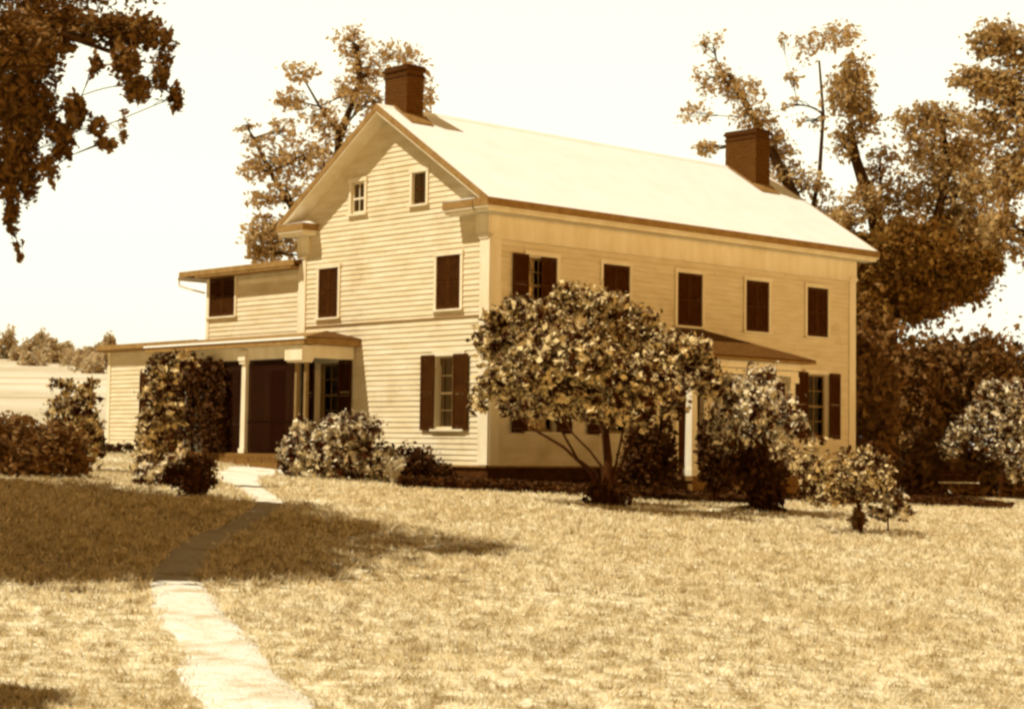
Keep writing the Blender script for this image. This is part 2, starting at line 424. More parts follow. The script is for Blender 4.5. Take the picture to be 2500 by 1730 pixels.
# window list: wall frame, opening (a0,a1,z0,z1), kind
WIN_G = [(1.01, 1.89, 3.74, 5.04, 'closed'), (5.80, 6.63, 3.75, 5.04, 'closed'), (.90, 1.88, .86, 2.62, 'half'), (2.33, 2.86, 6.38, 7.18, 'attic'), (4.76, 5.31, 6.36, 7.18, 'attic_pale'),
         (5.70, 6.68, .90, 2.6, 'blind')]
WIN_F = [(1.17, 2.15, 3.66, 5.04, 'half_right'), (3.75, 4.72, 3.66, 5.04, 'closed'), (6.52, 7.50, 3.66, 5.04, 'closed'), (9.28, 10.26, 3.66, 5.04, 'closed'), (11.94, 12.90, 3.66, 5.04, 'closed'),
         (1.19, 2.18, .82, 2.62, 'open'), (3.75, 4.72, .82, 2.62, 'open'), (9.75, 10.55, .82, 2.62, 'open'), (11.95, 12.93, .82, 2.62, 'open')]
WIN_W = [(10.68, 11.95, 4.02, 5.12, 'closed'), (10.2, 11.1, .9, 2.5, 'plain'), (14.1, 15.0, 1.0, 2.45, 'left_shutter')]
DOOR_W = (8.15, 9.1, .22, 2.45)
DOOR_F = (6.6, 7.6, -.2, 2.25)

def half_clip(v0, v1):
    def f(z):
        if z <= roof_z(v0): lo = v0
        else: lo = MID - (RIDGE - z) / SL
        hi = v1 if z <= roof_z(v1) else MID + (RIDGE - z) / SL
        return lo + .02, hi - .02
    return f

mb = MB(); siding(mb, G, 0, W, 0, RIDGE - .12, [w[:4] for w in WIN_G], half_clip(0, W))
gw = mb.build('gable_wall', M['siding'], house)
mb = MB(); siding(mb, Fr, 0, L, 0, 5.5, [w[:4] for w in WIN_F] + [DOOR_F])
mb.build('front_wall', M['siding'], house)
mb = MB()
mb.poly([(L, 0, 0), (L, W, 0), (L, W, roof_z(W)), (L, MID, RIDGE - .1), (L, 0, roof_z(0))]); mb.poly([(L, W, 0), (0, W, 0), (0, W, roof_z(W)), (L, W, roof_z(W))])
mb.build('rear_wall', M['siding'], house)
mb = MB(); mb.box(.3, L - .3, .3, W - .3, .05, 5.6); mb.box(.35, L - .35, 1.9, 5.6, 5.65, 7.4); mb.build('dark_room_box', M['dark_room'], house)
mb = MB(); mb.box(.03, L - .03, .03, W - .03, -1.6, 0); f = mb.build('foundation', M['foundation'], house)
# water table, belt course
mb = MB(); pbox(mb, G, .02, W, .0, .042, -.03, .012); pbox(mb, Fr, .02, L - .01, .0, .058, -.03, .012); mb.build('water_table', M['brown_trim'], house)
mb = MB(); pbox(mb, G, .1, 7.5, .030, .056, 3.53, 3.556); mb.build('belt_wire', M['brown_trim'], house)
# corner boards
for P, a0, a1 in ((G, 0, .30), (G, 7.2, 7.5), (Fr, .0, .30), (Fr, 13.9, 14.2)):
    mb = MB(); q = .058 if P is G else .062
    pbox(mb, P, a0 - (.04 if a0 == 0 and P is G else 0), a1, 0, q, .02, 5.35); pbox(mb, P, a0, a1 + .03, 0, q + .03, 5.35, 5.46); mb.build('corner_board', M['trim'], house)
# frieze under the front eave with its bottom moulding
mb = MB(); pbox(mb, Fr, -.04, L + .04, 0, .056, 5.40, 5.93); pbox(mb, Fr, -.06, L + .06, 0, .085, 5.345, 5.398); mb.build('frieze', M['trim'], house)
# frieze return on the gable corners (the capital blocks)
for a0, a1 in ((-.04, .42), (7.05, 7.54)):
    mb = MB(); pbox(mb, G, a0, a1, .0, .09, 5.47, 5.93); mb.build('capital_block', M['trim'], house)

# roof: two slopes, real thickness, seams
mb = MB(); U0, U1 = -.5, L + .5; T = .10
def slope(v0, v1):
    z0, z1 = roof_z(v0), roof_z(v1)
    mb.slab([(U0, v0, z0), (U1, v0, z0), (U1, v1, z1), (U0, v1, z1)] if v0 < v1 else [(U0, v1, z1), (U1, v1, z1), (U1, v0, z0), (U0, v0, z0)], T)
slope(-OV, MID); slope(W + .35, MID)
roof = mb.build('roof', M['roof'], house)
# rakes on both gable ends
for ue, s in ((U0, -1), (U1, 1)):
    for va, vb in ((-OV, MID), (W + .35, MID)):
        za, zb = roof_z(va), roof_z(vb)
        def strip(o0, o1, d0, d1, name, mat):
            m_ = MB(); x0, x1 = sorted((ue + s * o0, ue + s * o1)); y = sorted([(va, za), (vb, zb)])
            (ya, zA), (yb, zB) = y
            m_.hexa([(x0, ya, zA - d1), (x1, ya, zA - d1), (x1, yb, zB - d1), (x0, yb, zB - d1), (x0, ya, zA - d0), (x1, ya, zA - d0), (x1, yb, zB - d0), (x0, yb, zB - d0)])
            m_.build(name, mat, roof)
        strip(.0, .045, -.015, .15, 'rake_moulding', M['brown_trim'])
        strip(-.03, .025, .152, .20, 'rake_board', M['trim'])
        # sloping soffit
        m_ = MB(); x0, x1 = sorted((ue - s * .002, ue - s * .5)); y = sorted([(va, za), (vb, zb)]); (ya, zA), (yb, zB) = y
        m_.hexa([(x0, ya, zA - .17), (x1, ya, zA - .17), (x1, yb, zB - .17), (x0, yb, zB - .17), (x0, ya, zA - .115), (x1, ya, zA - .115), (x1, yb, zB - .115), (x0, yb, zB - .115)])
        m_.build('rake_soffit', M['trim'], roof)
# ridge cap
mb = MB(); mb.hexa([(U0, MID - .12, roof_z(MID - .12) + .003), (U1, MID - .12, roof_z(MID - .12) + .003), (U1, MID + .12, roof_z(MID + .12) + .003), (U0, MID + .12, roof_z(MID + .12) + .003),
                    (U0, MID - .03, RIDGE + .03), (U1, MID - .03, RIDGE + .03), (U1, MID + .03, RIDGE + .03), (U0, MID + .03, RIDGE + .03)])
mb.build('ridge_cap', M['roof'], roof)
# boxed cornice along the front, with returns on the gable
def cornice(x0, x1, y0, y1, name):
    cz = EAVE - .012
    m1 = MB(); m1.box(x0 - .05, x1 + .05, y0 - .05, y1 + .02, cz - .18, cz); c = m1.build(name, M['brown_trim'], house)
    m2 = MB(); m2.box(x0 - .03, x1 + .03, y0 - .03, y1 + .0, cz - .225, cz - .182); m2.build('cornice_bead', M['trim'], c)
    m3 = MB(); m3.box(x0 + .02, x1 - .02, y0 + .02, y1, cz - .30, cz - .227); m3.build('cornice_soffit', M['trim'], c)
    return c
cornice(-.5, L + .5, -.45, -.0, 'cornice')
c = cornice(-.5, -.02, .10, 1.10, 'cornice_return')
m4 = MB(); m4.hexa([(-.56, .03, EAVE - .01), (.0, .03, EAVE - .01), (.0, 1.16, EAVE - .01), (-.56, 1.16, EAVE - .01), (-.3, .03, EAVE + .06), (.0, .03, EAVE + .06), (.0, 1.06, EAVE + .06), (-.3, 1.06, EAVE + .06)]); m4.build('return_flashing', M['roof'], c)
c = cornice(-.5, -.02, 6.75, 7.85, 'cornice_return')
m4 = MB(); m4.hexa([(-.56, 6.69, EAVE - .01), (.0, 6.69, EAVE - .01), (.0, 7.9, EAVE - .01), (-.56, 7.9, EAVE - .01), (-.3, 6.8, EAVE + .06), (.0, 6.8, EAVE + .06), (.0, 7.9, EAVE + .06), (-.3, 7.9, EAVE + .06)]); m4.build('return_flashing', M['roof'], c)
cornice(.0, L + .5, W, W + .4, 'cornice')

# chimneys with corbelled caps and brick courses
for (u0, u1, v0, v1, lab) in ((.08, .62, 3.28, 4.15, 'near chimney above the gable, behind it a leafy branch'), (12.95, 13.6, 2.65, 3.82, 'far chimney near the end of the ridge')):
    m_ = MB(); z0, zt, ch = min(roof_z(v0), roof_z(v1)) - .3, 9.86, .075; z = z0; k = 0
    while z < zt:
        j = .004 * (k % 2) + random.uniform(0, .004); m_.box(u0 - j, u1 + j, v0 - j, v1 + j, z, z + ch - .008); z += ch; k += 1
    m_.box(u0 + .012, u1 - .012, v0 + .012, v1 - .012, z0, zt)
    c = m_.build('chimney', M['brick'], roof); c['label'] = lab
    m_ = MB(); m_.box(u0 - .05, u1 + .05, v0 - .05, v1 + .05, zt, zt + .07); m_.box(u0 - .02, u1 + .02, v0 - .02, v1 + .02, zt + .07, zt + .13)
    m_.box(u0 - .03, u1 + .03, v0 - .03, v1 + .03, zt - .16, zt - .10); m_.build('chimney_cap', M['soot'], roof)
    m_ = MB()
    for (a, b, c0, c1) in ((u0 - .09, u0 - .006, v0 - .12, v1 + .1), (u1 + .006, u1 + .09, v0 - .12, v1 + .1)):
        m_.hexa([(a, c0, roof_z(c0) + .022), (b, c0, roof_z(c0) + .022), (b, MID, RIDGE + .034), (a, MID, RIDGE + .034), (a, c0, roof_z(c0) + .05), (b, c0, roof_z(c0) + .05), (b, MID, RIDGE + .062), (a, MID, RIDGE + .062)])
    m_.hexa([(u0 - .09, v0 - .32, roof_z(v0 - .32) + .022), (u1 + .09, v0 - .32, roof_z(v0 - .32) + .022), (u1 + .09, v0 - .012, roof_z(v0 - .012) + .022), (u0 - .09, v0 - .012, roof_z(v0 - .012) + .022),
             (u0 - .09, v0 - .32, roof_z(v0 - .32) + .04), (u1 + .09, v0 - .32, roof_z(v0 - .32) + .04), (u1 + .09, v0 - .012, roof_z(v0 - .012) + .10), (u0 - .09, v0 - .012, roof_z(v0 - .012) + .10)])
    m_.build('chimney_flashing', M['brown_trim'], roof)

# windows
def shutter(P, a0, a1, z0, z1, o, parent, tilt=0.0):
    o += .013 if (P is Fr and o > .03) else 0
    m_ = MB(); t = .035; s = .055
    def B(x0, x1, y0, y1, d0, d1):
        m_.hexa([P(x0, o + d1, y0), P(x1, o + d1, y0), P(x1, o + d0, y0), P(x0, o + d0, y0), P(x0, o + d1, y1), P(x1, o + d1, y1), P(x1, o + d0, y1), P(x0, o + d0, y1)])
    B(a0, a0 + s, z0, z1, 0, t); B(a1 - s, a1, z0, z1, 0, t)
    B(a0 + s, a1 - s, z0, z0 + .09, .001, t - .001); B(a0 + s, a1 - s, z1 - .07, z1, .001, t - .001); zm = (z0 + z1) / 2; B(a0 + s, a1 - s, zm - .03, zm + .03, .001, t - .001)
    z = z0 + .10
    while z < z1 - .10:
        if abs(z + .02 - zm) > .05:
            m_.hexa([P(a0 + s, o + t - .006, z), P(a1 - s, o + t - .006, z), P(a1 - s, o + .006, z + .012), P(a0 + s, o + .006, z + .012),
                     P(a0 + s, o + t - .006, z + .008), P(a1 - s, o + t - .006, z + .008), P(a1 - s, o + .004, z + .048), P(a0 + s, o + .004, z + .048)])
        z += .042
    return m_.build('shutter', M['shutter'], parent)

def window(P, a0, a1, z0, z1, kind, label=None):
    cw, m_ = .085, MB(); o = .070 if P is Fr else .058
    pbox(m_, P, a0 - cw, a0, -.02, o, z0, z1); pbox(m_, P, a1, a1 + cw, -.02, o, z0, z1); pbox(m_, P, a0 - cw - .02, a1 + cw + .02, -.02, o + .012, z1, z1 + cw + .02)
    pbox(m_, P, a0 - .002, a0 + .03, -.16, -.02, z0, z1); pbox(m_, P, a1 - .03, a1 + .002, -.16, -.02, z0, z1); pbox(m_, P, a0, a1, -.16, -.02, z1 - .03, z1 + .002)
    w = m_.build('window', M['trim'], house)
    if label: w['label'] = label
    m_ = MB(); pbox(m_, P, a0 - cw - .03, a1 + cw + .03, -.16, o + .05, z0 - .05, z0 - .002); m_.build('sill', M['trim'], w)
    if kind in ('closed',):
        am = (a0 + a1) / 2
        shutter(P, a0 + .008, am - .003, z0 + .01, z1 - .01, .004, w); shutter(P, am + .003, a1 - .008, z0 + .01, z1 - .01, .004, w)
    m_ = MB(); b = .022 if 'attic' in kind else .045; kf = .075 if 'attic' in kind else 0.0
    A0, A1, Z0, Z1 = a0 + .03, a1 - .03, z0, z1 - .03; zm = (Z0 + Z1) / 2; am = (A0 + A1) / 2
    for (x0, x1, y0, y1) in ((A0, A0 + b, Z0, Z1), (A1 - b, A1, Z0, Z1), (A0 + b, A1 - b, Z0, Z0 + .07), (A0 + b, A1 - b, Z1 - b, Z1), (A0 + b, A1 - b, zm - .025, zm + .025)):
        pbox(m_, P, x0, x1, -.12 + kf, -.085 + kf, y0, y1)
    for (y0, y1) in ((Z0 + .07, zm - .025), (zm + .025, Z1 - b)):
        pbox(m_, P, am - .012, am + .012, -.115 + kf, -.09 + kf, y0, y1)
        if kind in ('blind', 'open', 'half', 'half_right', 'plain'):
            ym = (y0 + y1) / 2
            for q0, q1 in ((A0 + b, am - .012), (am + .012, A1 - b)): pbox(m_, P, q0, q1, -.115, -.09, ym - .01, ym + .01)
    m_.build('sash', M['trim'] if kind == 'attic_pale' else M['shutter'] if kind == 'attic' else M['sash'], w)
    m_ = MB(); pbox(m_, P, A0 + .01, A1 - .01, -.105 + kf, -.10 + kf, Z0 + .01, Z1 - .01); m_.build('pane', M['glass'], w)
    if kind == 'attic_pale':
        m_ = MB(); pbox(m_, P, a0 + .032, a1 - .032, -.125 + kf, -.121 + kf, z0 + .01, z1 - .04); m_.build('pane_reflection', M['white_blind'], w)  # white sheet behind the glass stands in for reflected sky
    if kind == 'blind':
        m_ = MB(); pbox(m_, P, a0 + .03, a1 - .03, -.128, -.123, z1 - .55, z1); m_.build('blind', M['white_blind'], w)
        shutter(P, a0 - .56, a0 - .04, z0 - .02, z1 + .02, .056, w); shutter(P, a1 + .04, a1 + .56, z0 - .02, z1 + .02, .056, w)
    if kind == 'half':
        m_ = MB(); pbox(m_, P, a0 + .3, a0 + .6, -.14, -.13, zm + .02, z1); m_.build('blind', M['blind'], w)
        shutter(P, a1 + .0, a1 + .5, z0 - .03, z1 + .03, .060, w); shutter(P, a0 - .25, a0 + .27, z0 - .03, z1 + .03, .066, w)
    if kind == 'half_right':
        shutter(P, a0 - .5, a0 + .0, z0, z1 + .01, .060, w); shutter(P, a0 + .49, a1 - .004, z0 + .005, z1 - .005, .004, w)
        m_ = MB(); pbox(m_, P, a0 + .05, a0 + .49, -.14, -.13, zm + .1, z1); m_.build('blind', M['blind'], w)
    if kind == 'open':
        shutter(P, a0 - .5, a0, z0 - .03, z1 + .03, .060, w); shutter(P, a1, a1 + .5, z0 - .03, z1 + .03, .060, w)
        m_ = MB(); pbox(m_, P, a0 + .05, a1 - .05, -.14, -.13, zm + .35, z1); m_.build('blind', M['blind'], w)
    if kind == 'left_shutter':
        shutter(P, a1 + .05, a1 + .52, z0 - .03, z1 + .03, .058, w); shutter(P, a0 - .5, a0 - .04, z0 - .03, z1 + .03, .058, w)
    return w
for w in WIN_G: window(G, *w)
for w in WIN_F: window(Fr, *w)

# front door
def door(P, a0, a1, z0, z1, parent):
    m_ = MB(); pbox(m_, P, a0 + .03, a1 - .03, -.14, -.09, z0, z1 - .03)
    am = (a0 + a1) / 2
    for (x0, x1) in ((a0 + .12, am - .05), (am + .05, a1 - .12)):
        for (y0, y1) in ((z0 + .2, z0 + .85), (z0 + 1.05, z1 - .25)): pbox(m_, P, x0, x1, -.088, -.075, y0, y1)
    d = m_.build('door', M['shutter'], parent)
    m_ = MB(); pbox(m_, P, a0 - .12, a0, -.14, .055, z0, z1); pbox(m_, P, a1, a1 + .12, -.14, .055, z0, z1); pbox(m_, P, a0 - .14, a1 + .14, -.14, .07, z1, z1 + .14); m_.build('door_frame', M['trim'], d)
    V, Fc = [], []; tube(V, Fc, [Vector(P(a1 - .12, -.07, z0 + 1.0)), Vector(P(a1 - .12, -.04, z0 + 1.0)), Vector(P(a1 - .12, -.01, z0 + 1.0))], [.012, .025, .018], 8); mesh_obj('door_knob', V, Fc, M['brown_trim'], d, True)
door(Fr, *DOOR_F, house)

# ---- rear wing (two storeys) and low wing
WG = MB(); siding(WG, Wg, 7.5, 12.08, .1, 5.12, [w[:4] for w in WIN_W] + [DOOR_W]); ww = WG.build('wing_wall', M['siding'], house)
m_ = MB(); m_.poly([(.12, 12.08, -.3), (6, 12.08, -.3), (6, 12.08, 5.2), (.12, 12.08, 5.2)]); m_.poly([(6, 12.08, -.3), (6, 7.5, -.3), (6, 7.5, 5.2), (6, 12.08, 5.2)]); m_.build('wing_side', M['siding'], ww)
m_ = MB(); m_.box(.45, 5.8, 7.6, 11.9, .1, 5.1); m_.build('wing_interior', M['dark_room'], ww)
m_ = MB(); m_.box(.14, 5.95, 7.5, 12.06, -1.2, .1); m_.build('wing_foundation', M['foundation'], ww)
m_ = MB(); pbox(m_, Wg, 11.96, 12.1, 0, .048, .1, 5.1); pbox(m_, Wg, 7.56, 7.72, 0, .048, .1, 5.1); pbox(m_, Wg, 7.73, 10.55, 0, .044, 4.86, 4.99); m_.build('wing_trim', M['trim'], ww)
m_ = MB(); z = 5.31
m_.slab([(-.32, 7.35, z), (6.3, 7.35, z), (6.3, 12.85, z), (-.32, 12.85, z)][::-1][::-1], .09)
m_.hexa([(-.30, 7.35, z + .002), (6.2, 7.35, z + .002), (6.2, 12.8, z + .002), (-.30, 12.8, z + .002), (1.5, 7.4, z + .25), (4.5, 7.4, z + .25), (4.5, 9.8, z + .25), (1.5, 9.8, z + .25)])
wr = m_.build('wing_roof', M['shingle'], house)
m_ = MB(); m_.box(-.35, -.30, 7.35, 12.9, z - .13, z + .02); m_.box(-.3, 6.3, 12.86, 12.9, z - .13, z + .02); m_.build('wing_fascia', M['brown_trim'], wr)
m_ = MB(); m_.box(-.33, .10, 7.5, 12.1, z - .19, z - .135); m_.build('wing_soffit', M['brown_trim'], wr)
# gutter along the wing's end with its return pipe
V, Fc = [], []
tube(V, Fc, [(-.30, 12.98, 5.15), (6, 12.98, 5.12)], [.055, .055], 8)
tube(V, Fc, [(-.30, 12.98, 5.13), (-.28, 12.96, 4.95), (-.1, 12.6, 4.83), (.06, 12.16, 4.72)], [.03, .03, .028, .028], 7)
mesh_obj('gutter', V, Fc, M['trim'], wr, True)
for w in WIN_W: window(Wg, *w)
door(Wg, *DOOR_W, ww)
V, Fc = [], []; tube(V, Fc, [(.04, 7.545, 5.1), (.04, 7.545, 3.4)], [.022, .022], 7); mesh_obj('downspout', V, Fc, M['brown_trim'], ww, True)

LG = MB(); siding(LG, Wg, 12.1, 17.45, .15, 3.22, [w[:4] for w in WIN_W]); lw = LG.build('low_wing_wall', M['siding'], house)
m_ = MB(); m_.poly([(.12, 17.45, -.3), (4.5, 17.45, -.3), (4.5, 17.45, 3.25), (.12, 17.45, 3.25)]); m_.poly([(4.5, 17.45, -.3), (4.5, 12.1, -.3), (4.5, 12.1, 3.25), (4.5, 17.45, 3.25)]); m_.build('low_wing_side', M['siding'], lw)
m_ = MB(); m_.box(.45, 4.4, 12.2, 17.3, .1, 3.1); m_.build('low_wing_interior', M['dark_room'], lw)
m_ = MB(); m_.box(.14, 4.45, 12.1, 17.43, -1.2, .15); m_.build('low_wing_foundation', M['foundation'], lw)
m_ = MB(); pbox(m_, Wg, 17.3, 17.47, 0, .048, .15, 3.2); pbox(m_, Wg, 17.0, 17.5, 0, .07, -.2, .32); m_.build('low_wing_corner', M['trim'], lw)
m_ = MB(); z = 3.37; m_.slab([(-.22, 12.1, z), (4.8, 12.1, z), (4.8, 17.55, z), (-.22, 17.55, z)], .08)
m_.hexa([(-.2, 12.1, z + .002), (4.8, 12.1, z + .002), (4.8, 17.5, z + .002), (-.2, 17.5, z + .002), (1.6, 12.1, z + .12), (2.6, 12.1, z + .12), (2.6, 17.3, z + .12), (1.6, 17.3, z + .12)])
lr = m_.build('low_wing_roof', M['shingle'], house)
m_ = MB(); m_.box(-.25, -.2, 12.1, 17.6, z - .13, z + .015); m_.box(-.2, .1, 12.1, 17.55, z - .19, z - .132); m_.build('low_wing_fascia', M['brown_trim'], lr)

# ---- side porch against the gable wall and the wing
m_ = MB(); m_.box(-1.6, -.0, 5.0, 12.2, .09, .21)
for k in range(12): m_.box(-1.63, -1.55, 5.0 + k * .6, 5.57 + k * .6, -.5, .085)
sp = m_.build('side_porch', M['porch_floor'], house)
m_ = MB(); m_.box(-2.0, -1.64, 5.6, 7.4, -.35, -.02); m_.build('porch_step', M['porch_floor'], sp)
m_ = MB(); m_.box(-1.56, -1.38, 5.25, 12.1, 2.62, 2.96); m_.box(-1.37, -.06, 5.05, 5.22, 2.62, 2.96); m_.box(-1.60, -1.565, 5.05, 12.1, 2.90, 2.965); m_.build('porch_beam', M['trim'], sp)
def post(v, u=-1.47, w=.10, z1=2.52, cap=.14):
    c_ = MB(); c_.hexa([(u - w, v - w, .21), (u + w, v - w, .21), (u + w, v + w, .21), (u - w, v + w, .21), (u - w * .85, v - w * .85, z1), (u + w * .85, v - w * .85, z1), (u + w * .85, v + w * .85, z1), (u - w * .85, v + w * .85, z1)])
    c_.box(u - w - .03, u + w + .03, v - w - .03, v + w + .03, .212, .33)
    c_.box(u - cap, u + cap, v - cap, v + cap, z1, z1 + .08)
    return c_.build('column', M['trim'] if w > .06 else M['sash'], sp)  # thin corner posts get a darker colour that stands in for their shade
post(7.78); post(10.45); post(5.16, w=.05, cap=.06); post(5.55, w=.05, cap=.06)
m_ = MB(); m_.box(-1.72, -1.35, 5.02, 5.75, 2.55, 2.92); m_.box(-1.68, -1.36, 5.06, 5.7, 2.50, 2.548); m_.build('corner_capital', M['trim'], sp)
m_ = MB(); m_.box(-1.64, -1.36, 7.62, 7.94, 2.60, 2.86); m_.build('capital', M['trim'], sp)
for v0, v1 in ((5.62, 7.67), (7.89, 10.34), (10.56, 12.1)):
    m_ = MB(); m_.box(-1.475, -1.465, v0, v1, .21, 2.61); m_.box(-1.49, -1.45, v0, v1, 1.0, 1.04); m_.build('shade_panel', M['shade_panel'], sp)  # dark see-through panels added to deepen the porch's shade
m_ = MB(); za, zb = 3.40, 3.10
m_.slab([(-1.8, 4.82, zb), (-1.8, 12.25, zb), (.10, 12.25, za), (-.01, 6.3, za)][::-1], .05)
m_.slab([(-1.8, 4.82, zb), (-.01, 6.3, za), (-.01, 4.82, zb + .03)][::-1], .05)
pr = m_.build('porch_roof', M['brown_trim'], sp)
m_ = MB(); m_.box(-1.84, -1.77, 4.80, 12.27, zb - .03, zb + .015); m_.build('gutter', M['roof'], pr)
m_ = MB(); m_.box(-1.80, -1.74, 4.84, 12.25, zb - .17, zb - .055); m_.box(-1.73, -.03, 4.80, 4.86, zb - .15, zb - .03); m_.box(-1.73, -.03, 4.84, 12.2, zb - .16, zb - .13); m_.build('porch_fascia', M['brown_trim'], pr)
m_ = MB(); m_.slab([(-1.80, 4.81, zb + .018), (-.012, 6.29, za + .018), (-.012, 4.81, zb + .048)][::-1], .012); m_.build('hip_shingles', M['shingle'], pr)

# ---- front porch with its dark hipped roof
m_ = MB(); m_.box(4.95, 9.25, -2.0, -.0, -.32, -.2); m_.box(5.0, 9.2, -1.95, -.02, -1.5, -.322)
fp = m_.build('front_porch', M['porch_floor'], house)
m_ = MB(); m_.box(6.2, 8.0, -2.4, -2.002, -.62, -.48); m_.box(6.2, 8.0, -2.8, -2.402, -.92, -.78); m_.build('porch_step', M['porch_floor'], fp)
for u in (5.1, 8.95):
    c_ = MB(); v = -1.82; w = .115
    c_.hexa([(u - w, v - w, -.2), (u + w, v - w, -.2), (u + w, v + w, -.2), (u - w, v + w, -.2), (u - w * .8, v - w * .8, 2.2), (u + w * .8, v - w * .8, 2.2), (u + w * .8, v + w * .8, 2.2), (u - w * .8, v + w * .8, 2.2)])
    c_.box(u - .15, u + .15, v - .15, v + .15, -.198, -.04); c_.box(u - .17, u + .17, v - .17, v + .17, 2.2, 2.36); c_.build('column', M['trim'], fp)
for u in (5.1, 8.95):
    c_ = MB(); c_.box(u - .1, u + .1, -.10, -.045, -.2, 2.36); c_.build('pilaster', M['trim'], fp)
m_ = MB(); m_.box(4.95, 9.1, -1.98, -1.68, 2.36, 2.50); m_.box(4.92, 9.13, -2.01, -1.66, 2.52, 2.70); m_.box(4.95, 5.2, -1.66, -.03, 2.36, 2.7); m_.box(8.85, 9.1, -1.66, -.03, 2.36, 2.7); m_.build('porch_beam', M['trim'], fp)
m_ = MB(); e = 2.80
A, B_, C_, D = (4.62, -2.3, e), (9.42, -2.3, e), (7.55, -.01, 3.6), (6.55, -.01, 3.6)
m_.slab([A, B_, C_, D], .05); m_.slab([(4.62, -.01, e), A, D], .05); m_.slab([B_, (9.42, -.01, e), C_], .05)
fr_ = m_.build('porch_roof', M['shingle'], fp)
m_ = MB(); m_.box(4.62, 9.42, -2.32, -2.26, e - .10, e - .052); m_.box(4.66, 9.38, -2.25, -.02, e - .098, e - .07); m_.build('porch_fascia', M['brown_trim'], fr_)

# ------------------------------------------------------------------ trees and shrubs
def at_shift(c, d):                      # move a bough nearer or farther along its sight line, so that the crown is as deep as it is wide
    k = (c.y + d) / c.y
    return Vector((c.x * k, c.y * k, CAM_Z + (c.z - CAM_Z) * k))
def gp(px, py, Y):                       # point on the ground under a photo pixel column
    p = at(px, py, Y); return Vector((p.x, p.y, gz(p.x, p.y)))

# 1 multi-stemmed flowering shrub tree before the front wall
Y = 36.0; b = gp(1480, 1240, 35.9)
stems = [([b, at(1440, 1150, Y), at(1375, 1090, Y), at(1290, 1040, Y), at(1235, 980, Y)], .045), ([b, at(1452, 1150, Y), at(1410, 1120, Y - .2), at(1370, 1050, Y - .3), at(1330, 990, Y - .3)], .04),
         ([b, at(1470, 1140, Y), at(1440, 1100, Y), at(1400, 1060, Y), at(1370, 1010, Y)], .035), ([b, at(1500, 1150, Y), at(1515, 1080, Y), at(1530, 1000, Y)], .04), ([b, at(1510, 1150, Y + .3), at(1550, 1060, Y + .4), at(1600, 980, Y + .5)], .04),
         ([b, at(1480, 1140, Y + .4), at(1470, 1050, Y + .5), at(1430, 960, Y + .6)], .05)]
cl = [pc(1215, 830, 50, 50, Y, 1100), pc(1270, 760, 50, 40, Y, 900, 1, .3), pc(1330, 790, 60, 55, Y, 1400, 1, .1), pc(1400, 735, 60, 40, Y, 1300, 1, .2), pc(1475, 745, 50, 40, Y, 1100, 1, .2), pc(1545, 790, 60, 50, Y, 1400, 1, .4),
      pc(1625, 850, 60, 45, Y, 1200, 1, .3), pc(1690, 890, 55, 45, Y, 900, 1, .4), pc(1350, 870, 85, 70, Y, 2300), pc(1470, 850, 85, 70, Y, 2300, 1, -.2), pc(1580, 920, 75, 60, Y, 1600), pc(1250, 920, 65, 50, Y, 1200), pc(1185, 930, 32, 45, Y, 420, 1, -.2), pc(1165, 985, 22, 30, Y, 160, 1, -.2),
      pc(1330, 980, 70, 45, Y, 1100), pc(1440, 970, 85, 55, Y, 1700), pc(1550, 1000, 70, 45, Y, 1000), pc(1260, 1000, 50, 30, Y, 420), pc(1640, 970, 50, 45, Y, 700), pc(1200, 770, 25, 25, Y, 160), pc(1400, 920, 80, 60, Y, 1500)]
cl = [(at_shift(c, q), r, int(n * .7)) for (c, r, n), q in zip(cl, (.4, .8, -.9, 1.0, -1.2, .9, -1.0, .6, -2.0, -.4, -2.2, -1.1, -.5, .3, -1.4, 1.2, -.9, .9, .8, .2, 1.5))]
cl += [pc(1725, 930, 45, 40, Y, 520, 1, .3), pc(1690, 845, 45, 30, Y, 420, 1, .5), pc(1320, 900, 60, 50, Y, 1000, 1, -2.7), pc(1440, 880, 75, 60, Y, 1300, 1, -2.9), pc(1560, 940, 60, 45, Y, 1000, 1, -2.4), pc(1400, 960, 70, 35, Y, 800, 1, -2.2), pc(1480, 1000, 60, 30, Y, 700, 1, -2.8)]
woody('flowering_shrub', 'large rounded many-stemmed shrub with bright leaf tips in front of the front wall', 'shrub', b, [b, b + Vector((0, 0, .35)), at(1485, 1120, Y), at(1480, 1040, Y)], .16, cl, 'leaf_shrub', .072,
      'stem_bark', extra_stems=stems, limb_r=.035, trunk_name='trunk', twig=9, spread=.17, shell=.2)
# low suckers round its foot
pts = np.vstack([cluster_points(at(1480, 1215, Y), (.45, .4, .32), 1300, 10, .2)[0]]); fo = poly_mesh('lower_foliage', leaf_quads(pts - np.array(b), .05), 4, M['leaf_dark'], bpy.data.objects['flowering_shrub'])

